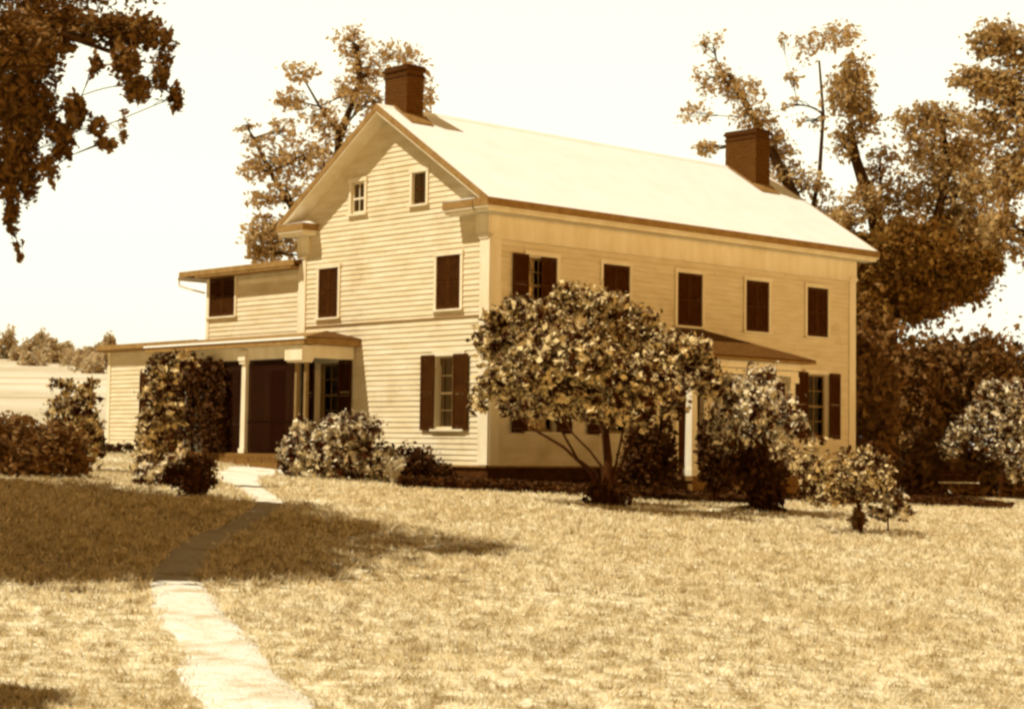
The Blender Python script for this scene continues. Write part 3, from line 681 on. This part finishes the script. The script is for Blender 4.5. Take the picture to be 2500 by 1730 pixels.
# 2 upright shrub to the right of the front porch column
Y = 38.2; b = gp(1870, 1250, 38.2)
cl = [pc(1800, 960, 55, 55, Y, 1500, 1, -.2), pc(1880, 1000, 65, 60, Y, 1700), pc(1860, 930, 50, 40, Y, 900), pc(1920, 1030, 55, 50, Y, 1100), pc(1780, 1040, 50, 70, Y, 1000), pc(1860, 1090, 75, 60, Y, 1500)]
cl = [(at_shift(c, q), r, int(n * .6)) for (c, r, n), q in zip(cl, (-1.2, .2, .8, -.9, -.3, .4))]
cl = [(c, r, int(n * .7)) for c, r, n in cl]
cl += [pc(1840, 1000, 50, 50, Y, 900, 1, -1.9)]
woody('leafy_shrub', 'upright shrub with clumps of pale leaves right of the front porch column', 'shrub', b, [b, b + Vector((0, 0, .6)), at(1868, 1100, Y), at(1860, 1000, Y)], .12, cl, 'leaf_bright', .066, 'stem_bark', limb_r=.04, twig=9, spread=.17)
cl2 = [pc(1860, 1150, 70, 55, Y, 2600), pc(1870, 1210, 45, 40, Y, 1200), pc(1800, 1110, 45, 50, Y, 900), pc(1860, 1245, 60, 12, Y, 700)]
P_ = np.vstack([cluster_points(c, r, n, 16, .16, .2)[0] for c, r, n in cl2]); poly_mesh('lower_foliage', leaf_quads(P_ - np.array(b), .055), 4, M['leaf_dark'], bpy.data.objects['leafy_shrub'])

# dark shrubs added to supply the shade at the front porch's sides
Y = 40.5; b = gp(1600, 1215, Y)
woody('porch_shade_shrub', 'added dark shrub deepening the porch shade between the large rounded shrub and the front porch column', 'shrub', b, [b, b + Vector((0, 0, .5)), b + Vector((0, 0, 1.0))], .05, [pc(1590, 1060, 55, 80, Y, 3200), pc(1610, 1150, 50, 50, Y, 1500), pc(1560, 1120, 45, 60, Y, 1500)], 'leaf_dark', .06, 'stem_bark', limb_r=.02, twigs=1, trunk_name='stem', crown_name='foliage', shell=.1)
Y = 41.5; b = gp(1745, 1215, Y)
woody('porch_shade_shrub', 'added dark shrub deepening the porch shade between the front porch column and the upright pale-leaved shrub', 'shrub', b, [b, b + Vector((0, 0, .5)), b + Vector((0, 0, .9))], .05, [pc(1745, 1090, 40, 80, Y, 2600), pc(1760, 1160, 50, 40, Y, 1400)], 'leaf_dark', .06, 'stem_bark', limb_r=.02, twigs=1, trunk_name='stem', crown_name='foliage', shell=.1)

# 3 loose shrub at the lawn's edge, right
Y = 32.0; b = gp(2100, 1305, 31.9)
cl = [pc(2030, 1140, 80, 45, Y, 900), pc(2110, 1130, 70, 40, Y, 900), pc(2070, 1190, 90, 45, Y, 900), pc(2150, 1170, 45, 40, Y, 400), pc(1990, 1180, 50, 50, Y, 450), pc(1960, 1130, 45, 40, Y, 350)]
cl += [pc(1905, 1100, 35, 25, Y, 200), pc(1990, 1085, 30, 20, Y, 160)]
cl = [(at_shift(c, q), r, int(n * .6)) for (c, r, n), q in zip(cl, (-.7, .5, .1, -.5, .6, -.9, .3, -.2))]
woody('spreading_shrub', 'loose low shrub leaning left over the lawn below the house corner', 'shrub', b, [b, b + Vector((0, 0, .25)), at(2095, 1225, Y), at(2070, 1170, Y), at(2010, 1130, Y)], .055, cl, 'leaf_shrub', .048, 'stem_bark', limb_r=.03, twig=9, spread=.15)
P_ = cluster_points(at(2095, 1265, Y), (.13, .13, .26), 420, 12, .2, .1)[0]; poly_mesh('lower_foliage', leaf_quads(P_ - np.array(b), .04), 4, M['leaf_mass'], bpy.data.objects['spreading_shrub'])
# 4 young plant beside it
Y = 32.6; b = gp(2168, 1300, Y)
cl = [pc(2180, 1220, 35, 30, Y, 160), pc(2205, 1250, 30, 25, Y, 120), pc(2150, 1250, 30, 20, Y, 100)]
woody('young_plant', 'small sparse young plant at the right foot of the leaning shrub', 'plant', b, [b, at(2168, 1260, Y), at(2172, 1225, Y)], .02, cl, 'leaf_bright', .06, 'stem_bark', limb_r=.012, twig=8, trunk_name='stem', crown_name='foliage')

# 5 peony bush beside the path
Y = 41.2; b = gp(820, 1170, Y)
cl = [pc(770, 1090, 70, 55, Y, 2400), pc(850, 1060, 75, 50, Y, 2600), pc(900, 1120, 65, 45, Y, 1900), pc(820, 1130, 90, 40, Y, 2200), pc(715, 1120, 35, 45, Y, 900), pc(930, 1150, 45, 25, Y, 800), pc(740, 1040, 30, 20, Y, 300)]
woody('peony_bush', 'broad leafy bush with sunlit crown between the path and the gable wall', 'bush', b, [b, b + Vector((0, 0, .4)), b + Vector((.05, .05, .8))], .05, cl, 'leaf_bright', .065, 'stem_bark', limb_r=.02, twig=10, spread=.14, shell=.25, trunk_name='stem', crown_name='foliage')
# 6 pale fern-like plant
def fern(name, label, cat, b, n, length, mat, up=.9):
    r = empty(name, b, label, cat); V, Fc = [], []; P_ = []
    for k in range(n):
        a = random.uniform(0, 2 * math.pi); tip = Vector((math.cos(a) * length * random.uniform(.3, .6), math.sin(a) * length * random.uniform(.3, .6), length * up * random.uniform(.7, 1.1)))
        L_ = [Vector((0, 0, 0)), tip * .35 + Vector((0, 0, length * .08)), tip * .7 + Vector((0, 0, length * .07)), tip]
        tube(V, Fc, L_, [.008, .006, .005, .003], 5)
        for t in np.linspace(.35, 1, 12):
            p = tip * t + Vector((0, 0, length * .08 * math.sin(math.pi * t)))
            for q in range(3): P_.append(p + Vector((random.gauss(0, .03), random.gauss(0, .03), random.gauss(0, .02))))
    mesh_obj('stem', V, Fc, M[mat], r); poly_mesh('foliage', leaf_quads(np.array(P_), .04, .45), 4, M[mat], r)
fern('pale_plant', 'small pale plant with fanned stems at the lawn edge below the gable wall', 'plant', gp(958, 1180, 40.8), 22, .62, 'fern')
# 7 dark low bush at the gable foot
Y = 43.0; b = gp(1010, 1150, Y)
woody('dark_bush', 'dark low bush against the foot of the gable wall', 'bush', b, [b, b + Vector((0, 0, .3))], .04, [pc(1000, 1135, 60, 45, Y, 1800), pc(1050, 1155, 50, 28, Y, 1000), pc(940, 1130, 40, 30, Y, 700)], 'leaf_dark', .055, 'stem_bark', limb_r=.015, twigs=1, trunk_name='stem', crown_name='foliage')

# 8, 9 bushes at the left edge
Y = 34.0; b = gp(90, 1165, Y)
cl = [pc(60, 1080, 75, 60, Y, 2600), pc(140, 1090, 70, 55, Y, 2200), pc(-40, 1080, 80, 70, Y, 2200), pc(100, 1130, 100, 35, Y, 2000), pc(190, 1130, 35, 30, Y, 400), pc(0, 1140, 100, 35, Y, 1800)]
woody('dark_border_bush', 'dense dark bush at the left edge of the lawn', 'bush', b, [b, b + Vector((0, 0, .5))], .06, cl, 'leaf_mass', .06, 'stem_bark', limb_r=.02, twigs=1, trunk_name='stem', crown_name='foliage', twig=12, spread=.17, shell=.2)
Y = 38.0; b = gp(180, 1140, Y)
cl = [pc(205, 1040, 45, 70, Y, 1100), pc(160, 1010, 50, 45, Y, 600), pc(150, 945, 35, 22, Y, 160), pc(210, 975, 30, 40, Y, 260), pc(235, 1090, 20, 40, Y, 300), pc(225, 940, 22, 14, Y, 110)]
woody('tall_border_shrub', 'taller open shrub with pale sprays between the dark border bush and the low wing', 'shrub', b, [b, at(185, 1080, Y), at(190, 1010, Y), at(185, 960, Y)], .035, cl, 'leaf_shrub', .06, 'stem_bark', limb_r=.018, twig=9, spread=.15, trunk_name='stem', crown_name='foliage')

# 10 tall shrub before the left end of the porch
Y = 35.0; b = gp(360, 1180, 34.3)
cl = [pc(405, 905, 40, 30, Y, 420), pc(385, 965, 42, 40, Y, 600), pc(372, 1035, 38, 42, Y, 600), pc(395, 1100, 50, 42, Y, 800), pc(350, 1140, 30, 38, Y, 500), pc(445, 880, 35, 22, Y, 260), pc(345, 1075, 20, 35, Y, 180), pc(420, 1000, 35, 40, Y, 380)]
woody('lilac_shrub', 'tall narrow shrub with pale leaf sprays before the left end of the side porch', 'shrub', b, [b, at(365, 1110, Y), at(385, 1010, Y), at(400, 920, Y)], .05, cl, 'leaf_shrub', .062, 'stem_bark', limb_r=.025, twig=10, spread=.14, shell=.2)
# 11 low dark bush in front, near the path
Y = 30.6; b = gp(475, 1215, 30.5)
cl = [pc(475, 1165, 48, 45, Y, 3000, 1), pc(425, 1160, 30, 25, Y, 500), pc(490, 1130, 35, 20, Y, 500)]
woody('round_low_bush', 'low rounded dark bush at the bend of the footpath', 'bush', b, [b, b + Vector((0, 0, .3))], .04, cl, 'leaf_dark', .042, 'stem_bark', limb_r=.012, twigs=1, trunk_name='stem', crown_name='foliage', shell=.15)
Y = 33.2; b = gp(390, 1195, 32.9)
cl = [pc(380, 1160, 45, 28, Y, 700), pc(430, 1135, 40, 25, Y, 600), pc(350, 1175, 30, 20, Y, 400)]
woody('low_leafy_bush', 'low bush with broad pale leaves between the tall narrow shrub and the round dark bush', 'bush', b, [b, b + Vector((0, 0, .25))], .03, cl, 'leaf_bright', .055, 'stem_bark', limb_r=.012, twigs=1, trunk_name='stem', crown_name='foliage', twig=10)
# 12 vine screening the porch
def hl(u, v, z): return HO + Vector((u * math.cos(YAW) - v * math.sin(YAW), u * math.sin(YAW) + v * math.cos(YAW), z))
b = hl(-1.62, 10.4, 0); b.z = gz(b.x, b.y)
cl = []
for (v, z, rv, rz, n) in ((10.3, 1.6, .7, 1.1, 2200), (9.6, 2.2, .6, .5, 900), (11.2, 1.4, .6, 1.1, 1500), (9.3, 1.0, .5, .9, 1100), (10.6, 2.75, .6, .25, 350), (11.8, 2.2, .5, .8, 900), (8.8, 1.5, .45, 1.0, 1500), (8.9, .7, .5, .6, 900), (9.3, 2.3, .6, .4, 900)):
    cl.append((hl(-1.6, v, z), (rv * .8, rv * .8, rz), int(n * .8)))
woody('porch_vine', 'dark climbing vine screening the left half of the side porch', 'vine', b, [b, hl(-1.62, 10.4, 1.0), hl(-1.6, 10.3, 2.0), hl(-1.6, 10.2, 2.6)], .03, cl, 'leaf_dark', .06, 'stem_bark', limb_r=.012, trunk_name='stem', crown_name='foliage')
# 13 plants at the foot of the low wing
Y = 48.6; b = gp(265, 1112, Y)
woody('wing_foot_plants', 'dark low plant at the foot of the low wing', 'plant', b, [b, b + Vector((0, 0, .2))], .02, [pc(260, 1100, 40, 14, Y, 500), pc(300, 1098, 20, 20, Y, 250)], 'leaf_dark', .05, 'stem_bark', limb_r=.01, twigs=1, trunk_name='stem', crown_name='foliage')
bpy.data.objects['wing_foot_plants'].name = 'low_plant'

# 14 big tree right of the house
Y = 58.0; b = gp(2168, 1200, 58.2)
A_ = at(2165, 1000, Y); B1 = at(2168, 760, Y); B2 = at(2150, 600, Y)
cl = []
for (x, y, rx, ry, n, d) in ((2130, 640, 85, 60, 2300, 0), (2290, 650, 105, 60, 2600, .5), (2210, 600, 90, 60, 1800, -1), (2350, 560, 80, 50, 1300, 1), (2230, 745, 70, 45, 1200, 0), (2120, 770, 45, 60, 900, -.5), (2330, 700, 80, 45, 1100, 1),
                             (2310, 470, 95, 70, 1800, 1), (2200, 490, 60, 60, 700, 0), (2400, 470, 60, 60, 900, 0), (2270, 370, 80, 60, 1300, 1), (2360, 380, 70, 50, 1200, 2), (2240, 290, 60, 40, 800, 1), (2330, 290, 55, 40, 600, 1), (2070, 230, 55, 60, 1300, -1), (2110, 290, 40, 50, 500, -1),
                             (2150, 400, 40, 70, 420, 0), (2060, 350, 40, 45, 260, 0), (2110, 500, 55, 50, 600, -.5), (2050, 550, 35, 40, 350, -.5), (2090, 170, 40, 40, 260, -1), (2130, 700, 70, 40, 1200, 0), (2400, 640, 50, 40, 500, 0)):
    cl.append(pc(x, y, rx, ry, Y, int(n * (2.6 if y > 530 else 1.15)), 1.0, d))
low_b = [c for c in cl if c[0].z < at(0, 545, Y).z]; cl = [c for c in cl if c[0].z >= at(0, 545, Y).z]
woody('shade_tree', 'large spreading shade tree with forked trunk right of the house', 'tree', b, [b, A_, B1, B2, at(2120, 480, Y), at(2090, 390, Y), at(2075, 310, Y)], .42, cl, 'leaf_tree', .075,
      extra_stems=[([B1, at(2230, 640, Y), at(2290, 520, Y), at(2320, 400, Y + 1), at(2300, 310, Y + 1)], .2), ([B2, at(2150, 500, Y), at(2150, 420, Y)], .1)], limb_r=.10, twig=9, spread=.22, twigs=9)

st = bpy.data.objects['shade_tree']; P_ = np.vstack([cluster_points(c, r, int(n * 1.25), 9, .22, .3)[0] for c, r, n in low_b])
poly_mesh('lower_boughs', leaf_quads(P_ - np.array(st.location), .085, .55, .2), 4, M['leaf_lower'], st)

# 15 tree behind the far chimney
Y = 64.0; b = gp(1960, 1100, Y)
cl = []
for (x, y, rx, ry, n, d) in ((1750, 195, 50, 45, 620, 0), (1740, 105, 40, 28, 150, 0), (1810, 225, 50, 40, 700, 0), (1840, 285, 55, 35, 700, 0), (1700, 275, 45, 30, 230, 0), (1722, 362, 32, 22, 300, -.5), (1900, 370, 45, 50, 620, .5), (1870, 330, 50, 40, 500, 0),
                             (1935, 425, 45, 30, 320, 0), (1985, 455, 45, 45, 400, 0), (1970, 110, 40, 40, 260, 1), (2050, 90, 55, 35, 620, 1), (1935, 190, 25, 18, 140, 1), (1915, 100, 18, 25, 70, 1), (1980, 300, 50, 25, 120, 0), (1930, 255, 22, 20, 80, 0), (2020, 510, 40, 40, 320, 0), (1900, 430, 40, 25, 240, 0)):
    cl.append(pc(x, y, rx, ry, Y, int(n * .75), .8, d))
woody('tall_tree', 'tall sparse tree rising behind the far chimney', 'tree', b, [b, at(1965, 800, Y), at(1965, 600, Y), at(1940, 480, Y), at(1890, 380, Y), at(1830, 270, Y), at(1780, 180, Y)], .34, cl, 'leaf_oak', .075,
      extra_stems=[([at(1965, 600, Y), at(2000, 430, Y), at(2010, 280, Y), at(2000, 150, Y)], .10)], limb_r=.06, twig=9, spread=.20, twigs=9)

# 16 tree hanging in from the right edge
Y = 50.0; b = gp(2640, 1240, Y)
cl = []
for (x, y, rx, ry, n) in ((2430, 100, 60, 45, 900), (2370, 190, 50, 28, 420), (2430, 210, 60, 45, 900), (2400, 300, 45, 30, 320), (2500, 300, 90, 100, 1500), (2550, 150, 100, 90, 1500), (2460, 440, 45, 70, 700), (2600, 420, 110, 100, 1500), (2440, 560, 45, 55, 600), (2560, 600, 90, 80, 1000)):
    cl.append(pc(x, y, rx, ry, Y, int(n * 1.7)))
woody('edge_tree', 'tree reaching in at the upper right edge', 'tree', b, [b, at(2640, 900, Y), at(2630, 600, Y), at(2600, 350, Y), at(2560, 150, Y)], .32, cl, 'leaf_tree', .07, limb_r=.10, twig=10, spread=.2, twigs=9)

# 17 tree behind the left gable
Y = 62.0; b = gp(800, 1100, Y)
cl = []
for (x, y, rx, ry, n, d) in ((860, 105, 48, 38, 480, 0), (900, 165, 50, 45, 620, 0), (965, 125, 55, 25, 300, 0), (1035, 225, 26, 60, 560, 0), (1000, 150, 30, 30, 200, 0), (735, 175, 45, 28, 330, 0), (715, 245, 40, 35, 480, 0), (800, 290, 55, 45, 620, 0), (865, 225, 50, 45, 700, 0), (900, 250, 40, 40, 400, 0),
                             (600, 305, 32, 16, 110, 0), (625, 345, 45, 20, 220, 0), (660, 395, 60, 40, 800, 0), (745, 385, 65, 50, 700, 0), (620, 415, 40, 25, 320, 0), (700, 465, 60, 40, 700, 0), (650, 490, 50, 25, 380, 0), (640, 560, 45, 35, 620, 0), (690, 580, 60, 55, 1200, 0), (625, 590, 30, 45, 500, 0), (780, 400, 50, 50, 500, 0), (830, 350, 50, 50, 400, 0), (690, 320, 40, 40, 300, 0), (650, 620, 40, 25, 500, 0)):
    cl.append(pc(x, y, rx, ry, Y, int(n * .75), .8, d))
woody('maple_tree', 'airy tree rising behind the gable and the near chimney', 'tree', b, [b, at(795, 900, Y), at(790, 640, Y), at(800, 480, Y), at(830, 330, Y), at(880, 200, Y), at(870, 110, Y)], .34, cl, 'leaf_oak', .075,
      extra_stems=[([at(790, 640, Y), at(720, 520, Y), at(660, 420, Y), at(620, 340, Y)], .13), ([at(830, 330, Y), at(780, 260, Y), at(740, 190, Y)], .07)], limb_r=.055, twig=9, spread=.20, twigs=9)

# 18 the tree whose branches hang in at the upper left and whose shade lies on the lawn
bx, by = -11.2, 19.5; b = Vector((bx, by, gz(bx, by)))
cl = []
Y = 20.0
for (x, y, rx, ry, n, dy) in ((60, 120, 90, 80, 3200, 0), (60, 260, 80, 90, 2800, .4), (40, 400, 50, 90, 1500, .2), (120, 60, 120, 60, 3000, 1), (270, 70, 90, 40, 1700, .6), (350, 80, 50, 40, 900, .3), (310, 150, 35, 55, 520, 0), (330, 215, 32, 40, 620, .2), (395, 170, 25, 60, 360, .3), (425, 240, 18, 35, 240, .3), (415, 100, 25, 30, 160, .3),
                               (185, 270, 28, 45, 500, 0), (150, 340, 35, 50, 520, .2), (235, 310, 22, 30, 170, 0), (255, 350, 30, 22, 160, 0), (235, 160, 16, 40, 100, 0), (120, 420, 25, 40, 180, 0), (75, 450, 22, 50, 260, .3), (30, 510, 18, 60, 420, 0), (45, 600, 9, 45, 80, 0), (300, 290, 10, 60, 60, 0), (-60, 200, 120, 200, 3000, 1),
                               (-200, 150, 200, 300, 3500, 2), (100, -80, 250, 100, 4000, 1.5), (300, -60, 120, 60, 1500, 1)):
    cl.append(pc(x, y, rx, ry, Y, int(n * (1.1 if y > 0 else 1.2)), 1.3, dy))
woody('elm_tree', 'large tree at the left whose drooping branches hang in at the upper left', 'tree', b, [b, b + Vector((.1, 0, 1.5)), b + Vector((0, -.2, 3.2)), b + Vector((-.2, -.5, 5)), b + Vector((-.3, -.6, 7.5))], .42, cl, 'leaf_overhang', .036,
      extra_stems=[([b + Vector((0, -.2, 3.2)), Vector((-9, 19.5, 5.4)), Vector((-7, 19.8, 6.3)), Vector((-5.6, 20, 6.5)), Vector((-4.6, 20.3, 6.2))], .07)], limb_r=.05, twig=12, spread=.16, aspect=.5, shell=.15, sprays=4, droop=.6)

up = []  # crown out of view, thickened and widened to deepen the lawn's shade
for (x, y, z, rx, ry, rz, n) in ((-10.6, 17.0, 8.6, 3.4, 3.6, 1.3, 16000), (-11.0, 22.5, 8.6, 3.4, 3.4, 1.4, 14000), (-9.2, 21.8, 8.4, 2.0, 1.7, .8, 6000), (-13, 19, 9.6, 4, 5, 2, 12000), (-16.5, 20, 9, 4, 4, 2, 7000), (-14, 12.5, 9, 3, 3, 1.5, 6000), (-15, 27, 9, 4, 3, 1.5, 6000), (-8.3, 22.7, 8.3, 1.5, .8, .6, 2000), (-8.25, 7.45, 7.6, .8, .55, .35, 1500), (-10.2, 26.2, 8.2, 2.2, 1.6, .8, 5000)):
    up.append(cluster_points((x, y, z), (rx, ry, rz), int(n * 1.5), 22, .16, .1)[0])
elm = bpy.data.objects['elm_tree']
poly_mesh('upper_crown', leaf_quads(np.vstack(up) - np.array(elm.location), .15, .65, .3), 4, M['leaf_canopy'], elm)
V, Fc = [], []
for q in ((-10.6, 17, 8.4), (-11, 22.5, 8.4), (-8.2, 21.6, 8.3), (-8.1, 8.0, 7.5), (-10.2, 26.2, 8.0), (-13, 19, 9)):
    L_ = bend(elm.location + Vector((-.1, -.4, 4.4)), q, 7, .06); tube(V, Fc, [p - elm.location for p in L_], [.16 * (1 - .1 * i) for i in range(8)], 7)
mesh_obj('limb', V, Fc, M['bark'], elm, True)

# 19 far tree line on the hillside
names = ['leftmost', 'second from left', 'third from left', 'fourth from left', 'fifth from left', 'sixth from left', 'seventh from left', 'eighth from left', 'ninth from left', 'tenth from left', 'eleventh from left', 'rightmost']
hx = [(-20, 850, 26, 44), (22, 845, 24, 42), (60, 862, 22, 32), (100, 848, 22, 40), (122, 862, 20, 34), (150, 872, 20, 30), (168, 868, 15, 30), (190, 882, 18, 24), (218, 876, 18, 30), (45, 880, 14, 16), (238, 868, 14, 28), (262, 850, 16, 30)]
hx.sort()
for i, (x, y, rx, ry) in enumerate(hx):
    Y = 206 - 3.4 * i + 6 * math.sin(i * 2.1); c = at(x, y, Y); bb = Vector((c.x, c.y, gz(c.x, c.y)))
    s = Y / F_PX
    woody('hillside_tree', names[i] + ' of the small pale trees along the top of the far field', 'tree', bb, [bb, bb + Vector((0, 0, max(.5, c.z - bb.z)))], .18,
          [(c, (rx * s, rx * s, ry * s), 520), (Vector((c.x + random.uniform(-1, 1), c.y - 1.5, bb.z + .5)), (rx * s * 1.3, rx * s, .75), 260), (c + Vector((random.uniform(-.5, .5), 0, ry * s * .4)), (rx * s * .6, rx * s * .6, ry * s * .6), 200)], 'leaf_hill', .22, group='small trees along the far field', limb_r=.05, twigs=1, twig=14, spread=.2, shell=.2)

for i, (x, yb, Y, w_, lab) in enumerate(((70, 915, 168, 1.1, 'leftmost of the three low bushes out in the pale field'), (185, 925, 150, 1.3, 'middle one of the three low bushes out in the pale field'), (222, 930, 140, 1.0, 'rightmost of the three low bushes out in the pale field'))):
    bb = gp(x, yb, Y); woody('field_bush', lab, 'bush', bb, [bb, bb + Vector((0, 0, .5))], .08, [(bb + Vector((0, 0, .7)), (w_, w_, .8), 300), (bb + Vector((w_ * .9, 0, .4)), (w_ * .7, w_ * .6, .5), 140)], 'leaf_hill', .16, group='low bushes in the pale field', limb_r=.03, twigs=1, trunk_name='stem', crown_name='foliage')
# 20 dark growth closing the view at the right
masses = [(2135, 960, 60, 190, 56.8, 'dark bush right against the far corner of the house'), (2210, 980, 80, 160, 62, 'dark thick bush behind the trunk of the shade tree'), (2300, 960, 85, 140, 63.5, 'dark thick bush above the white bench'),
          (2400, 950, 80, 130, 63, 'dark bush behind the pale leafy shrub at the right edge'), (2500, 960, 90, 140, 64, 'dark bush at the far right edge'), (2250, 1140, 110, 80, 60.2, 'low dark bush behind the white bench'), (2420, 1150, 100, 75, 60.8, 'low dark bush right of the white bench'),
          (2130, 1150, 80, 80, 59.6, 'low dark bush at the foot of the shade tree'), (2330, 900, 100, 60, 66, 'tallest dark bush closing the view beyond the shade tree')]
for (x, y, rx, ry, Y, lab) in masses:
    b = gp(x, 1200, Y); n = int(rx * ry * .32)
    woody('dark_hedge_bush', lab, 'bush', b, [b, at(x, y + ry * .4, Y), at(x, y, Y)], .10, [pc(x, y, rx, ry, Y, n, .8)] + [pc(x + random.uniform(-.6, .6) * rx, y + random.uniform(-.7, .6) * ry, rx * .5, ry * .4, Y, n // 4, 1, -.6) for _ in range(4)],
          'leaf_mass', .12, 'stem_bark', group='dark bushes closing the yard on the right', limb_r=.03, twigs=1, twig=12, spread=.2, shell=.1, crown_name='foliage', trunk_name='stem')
Y = 56.5; b = gp(2440, 1215, Y)
cl = [pc(2430, 960, 40, 30, Y, 300), pc(2390, 1000, 40, 28, Y, 280), pc(2350, 1045, 38, 28, Y, 260), pc(2320, 1090, 30, 32, Y, 260), pc(2430, 1060, 60, 70, Y, 600), pc(2480, 1000, 50, 80, Y, 600), pc(2500, 1100, 80, 80, Y, 900)]
woody('arching_shrub', 'shrub with an arching edge of pale leaves at the right edge of the yard', 'shrub', b, [b, at(2450, 1120, Y), at(2440, 1040, Y)], .07, cl, 'leaf_bright', .09, 'stem_bark', limb_r=.03, twig=9, spread=.14)
# bench
bp = gp(2340, 1200, 56.8)
be = empty('garden_bench', bp, 'white slatted garden bench in the shade of the dark bushes', 'bench', rz=math.radians(-8))
m_ = MB()
for k in range(3): m_.box(-.62, .62, -.2 + k * .14, -.08 + k * .14, .43, .46)
m_.build('seat', M['bench'], be)
m_ = MB()
for k in range(2): m_.hexa([(-.62, .24 + k * .03, .58 + k * .14), (.62, .24 + k * .03, .58 + k * .14), (.62, .27 + k * .03, .58 + k * .14), (-.62, .27 + k * .03, .58 + k * .14), (-.62, .26 + k * .03, .66 + k * .14), (.62, .26 + k * .03, .66 + k * .14), (.62, .29 + k * .03, .66 + k * .14), (-.62, .29 + k * .03, .66 + k * .14)])
m_.build('backrest', M['shutter'], be)
for sx in (-.55, .55):
    for sy in (-.16, .22):
        m_ = MB(); m_.box(sx - .03, sx + .03, sy - .03, sy + .03, -.05, .428 if sy < 0 else .82); m_.build('leg', M['shutter'], be)

# ------------------------------------------------------------------ light, sky, camera
to_sun = Vector((-.92, -.475, 1.42)).normalized()
el = math.asin(to_sun.z); az = math.atan2(to_sun.x, to_sun.y)
sd = bpy.data.lights.new('sun', 'SUN'); sd.energy = 5.3; sd.angle = math.radians(.53); sd.color = (1.0, .93, .76)
so = bpy.data.objects.new('sun', sd); COL.objects.link(so); so.rotation_euler = (-to_sun).to_track_quat('-Z', 'Y').to_euler(); so.location = (-30, -20, 40)

SKY_FAR, SKY_LOW, SKY_TOP, SKY_WALL_FILL = 5.6, 1.0, .2, 28
w = bpy.data.worlds.new('World'); sc.world = w; w.use_nodes = True
nt = w.node_tree; nt.nodes.clear()
out = nt.nodes.new('ShaderNodeOutputWorld'); bg = nt.nodes.new('ShaderNodeBackground')
sky = nt.nodes.new('ShaderNodeTexSky'); sky.sky_type = 'NISHITA'; sky.sun_disc = False; sky.sun_elevation = el; sky.sun_rotation = az % (2 * math.pi); sky.dust_density = 4.0; sky.air_density = 1.0
bw = nt.nodes.new('ShaderNodeRGBToBW'); nt.links.new(sky.outputs[0], bw.inputs[0])
tc = nt.nodes.new('ShaderNodeTexCoord'); sep = nt.nodes.new('ShaderNodeSeparateXYZ'); nt.links.new(tc.outputs['Generated'], sep.inputs[0])
def ramp(sock, a, b, lo=0.0, hi=1.0):
    m = nt.nodes.new('ShaderNodeMapRange'); m.interpolation_type = 'SMOOTHSTEP'
    for k, v in zip((1, 2, 3, 4), (a, b, lo, hi)): m.inputs[k].default_value = v
    nt.links.new(sock, m.inputs[0]); return m.outputs[0]
def math_(op, a, b):
    m = nt.nodes.new('ShaderNodeMath'); m.operation = op
    for k, v in enumerate((a, b)):
        if isinstance(v, (int, float)): m.inputs[k].default_value = v
        else: nt.links.new(v, m.inputs[k])
    return m.outputs[0]
low = ramp(sep.outputs['Z'], .25, .38, 1, 0)             # bright hazy sky low down on the far side
far = ramp(sep.outputs['Y'], .74, .92)
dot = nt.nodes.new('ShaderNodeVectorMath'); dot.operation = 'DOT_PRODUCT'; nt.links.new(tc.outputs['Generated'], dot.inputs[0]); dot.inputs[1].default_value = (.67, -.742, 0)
wall_fill = math_('MULTIPLY', ramp(dot.outputs['Value'], .35, .9, 0, SKY_WALL_FILL), ramp(sep.outputs['Z'], .08, .30, 1, 0))           # unseen low sky glow added to brighten the front wall
glow = math_('MULTIPLY', low, far)
soft = math_('POWER', bw.outputs[0], .22)                # thin overcast evens the sky out
amount = math_('MULTIPLY', soft, math_('ADD', math_('MULTIPLY', glow, SKY_FAR), math_('ADD', wall_fill, ramp(sep.outputs['Z'], .1, .62, SKY_LOW, SKY_TOP))))
mx = nt.nodes.new('ShaderNodeMix'); mx.data_type = 'RGBA'; mx.inputs[6].default_value = (1.0, .58, .20, 1); mx.inputs[7].default_value = (1.0, .97, .755, 1)
nt.links.new(glow, mx.inputs[0])
mul = nt.nodes.new('ShaderNodeVectorMath'); mul.operation = 'MULTIPLY'
nt.links.new(mx.outputs[2], mul.inputs[0]); nt.links.new(amount, mul.inputs[1])
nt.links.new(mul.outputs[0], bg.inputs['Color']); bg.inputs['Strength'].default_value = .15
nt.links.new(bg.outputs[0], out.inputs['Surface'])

cd = bpy.data.cameras.new('camera'); cd.sensor_fit = 'HORIZONTAL'; cd.sensor_width = 36; cd.lens = F_PX / 2500 * 36; cd.clip_end = 5000; cd.clip_start = .1
co = bpy.data.objects.new('camera', cd); COL.objects.link(co)
cp, sp_, cr, sr = math.cos(PIT), math.sin(PIT), math.cos(ROLL), math.sin(ROLL)
R = Vector((cr, -sr * sp_, sr * cp)); U = Vector((-sr, -cr * sp_, cr * cp)); Fw = Vector((0, cp, sp_))
co.matrix_world = Matrix(((R.x, U.x, -Fw.x, 0), (R.y, U.y, -Fw.y, 0), (R.z, U.z, -Fw.z, CAM_Z), (0, 0, 0, 1)))
sc.camera = co
sc.view_settings.view_transform = 'Standard'; sc.view_settings.look = 'None'; sc.view_settings.exposure = .05; sc.view_settings.gamma = 1
sc.render.engine = 'CYCLES'; sc.cycles.pixel_filter_type = 'BLACKMAN_HARRIS'; sc.cycles.filter_width = 2.7
sc.cycles.max_bounces = 5; sc.cycles.diffuse_bounces = 3; sc.cycles.transparent_max_bounces = 8
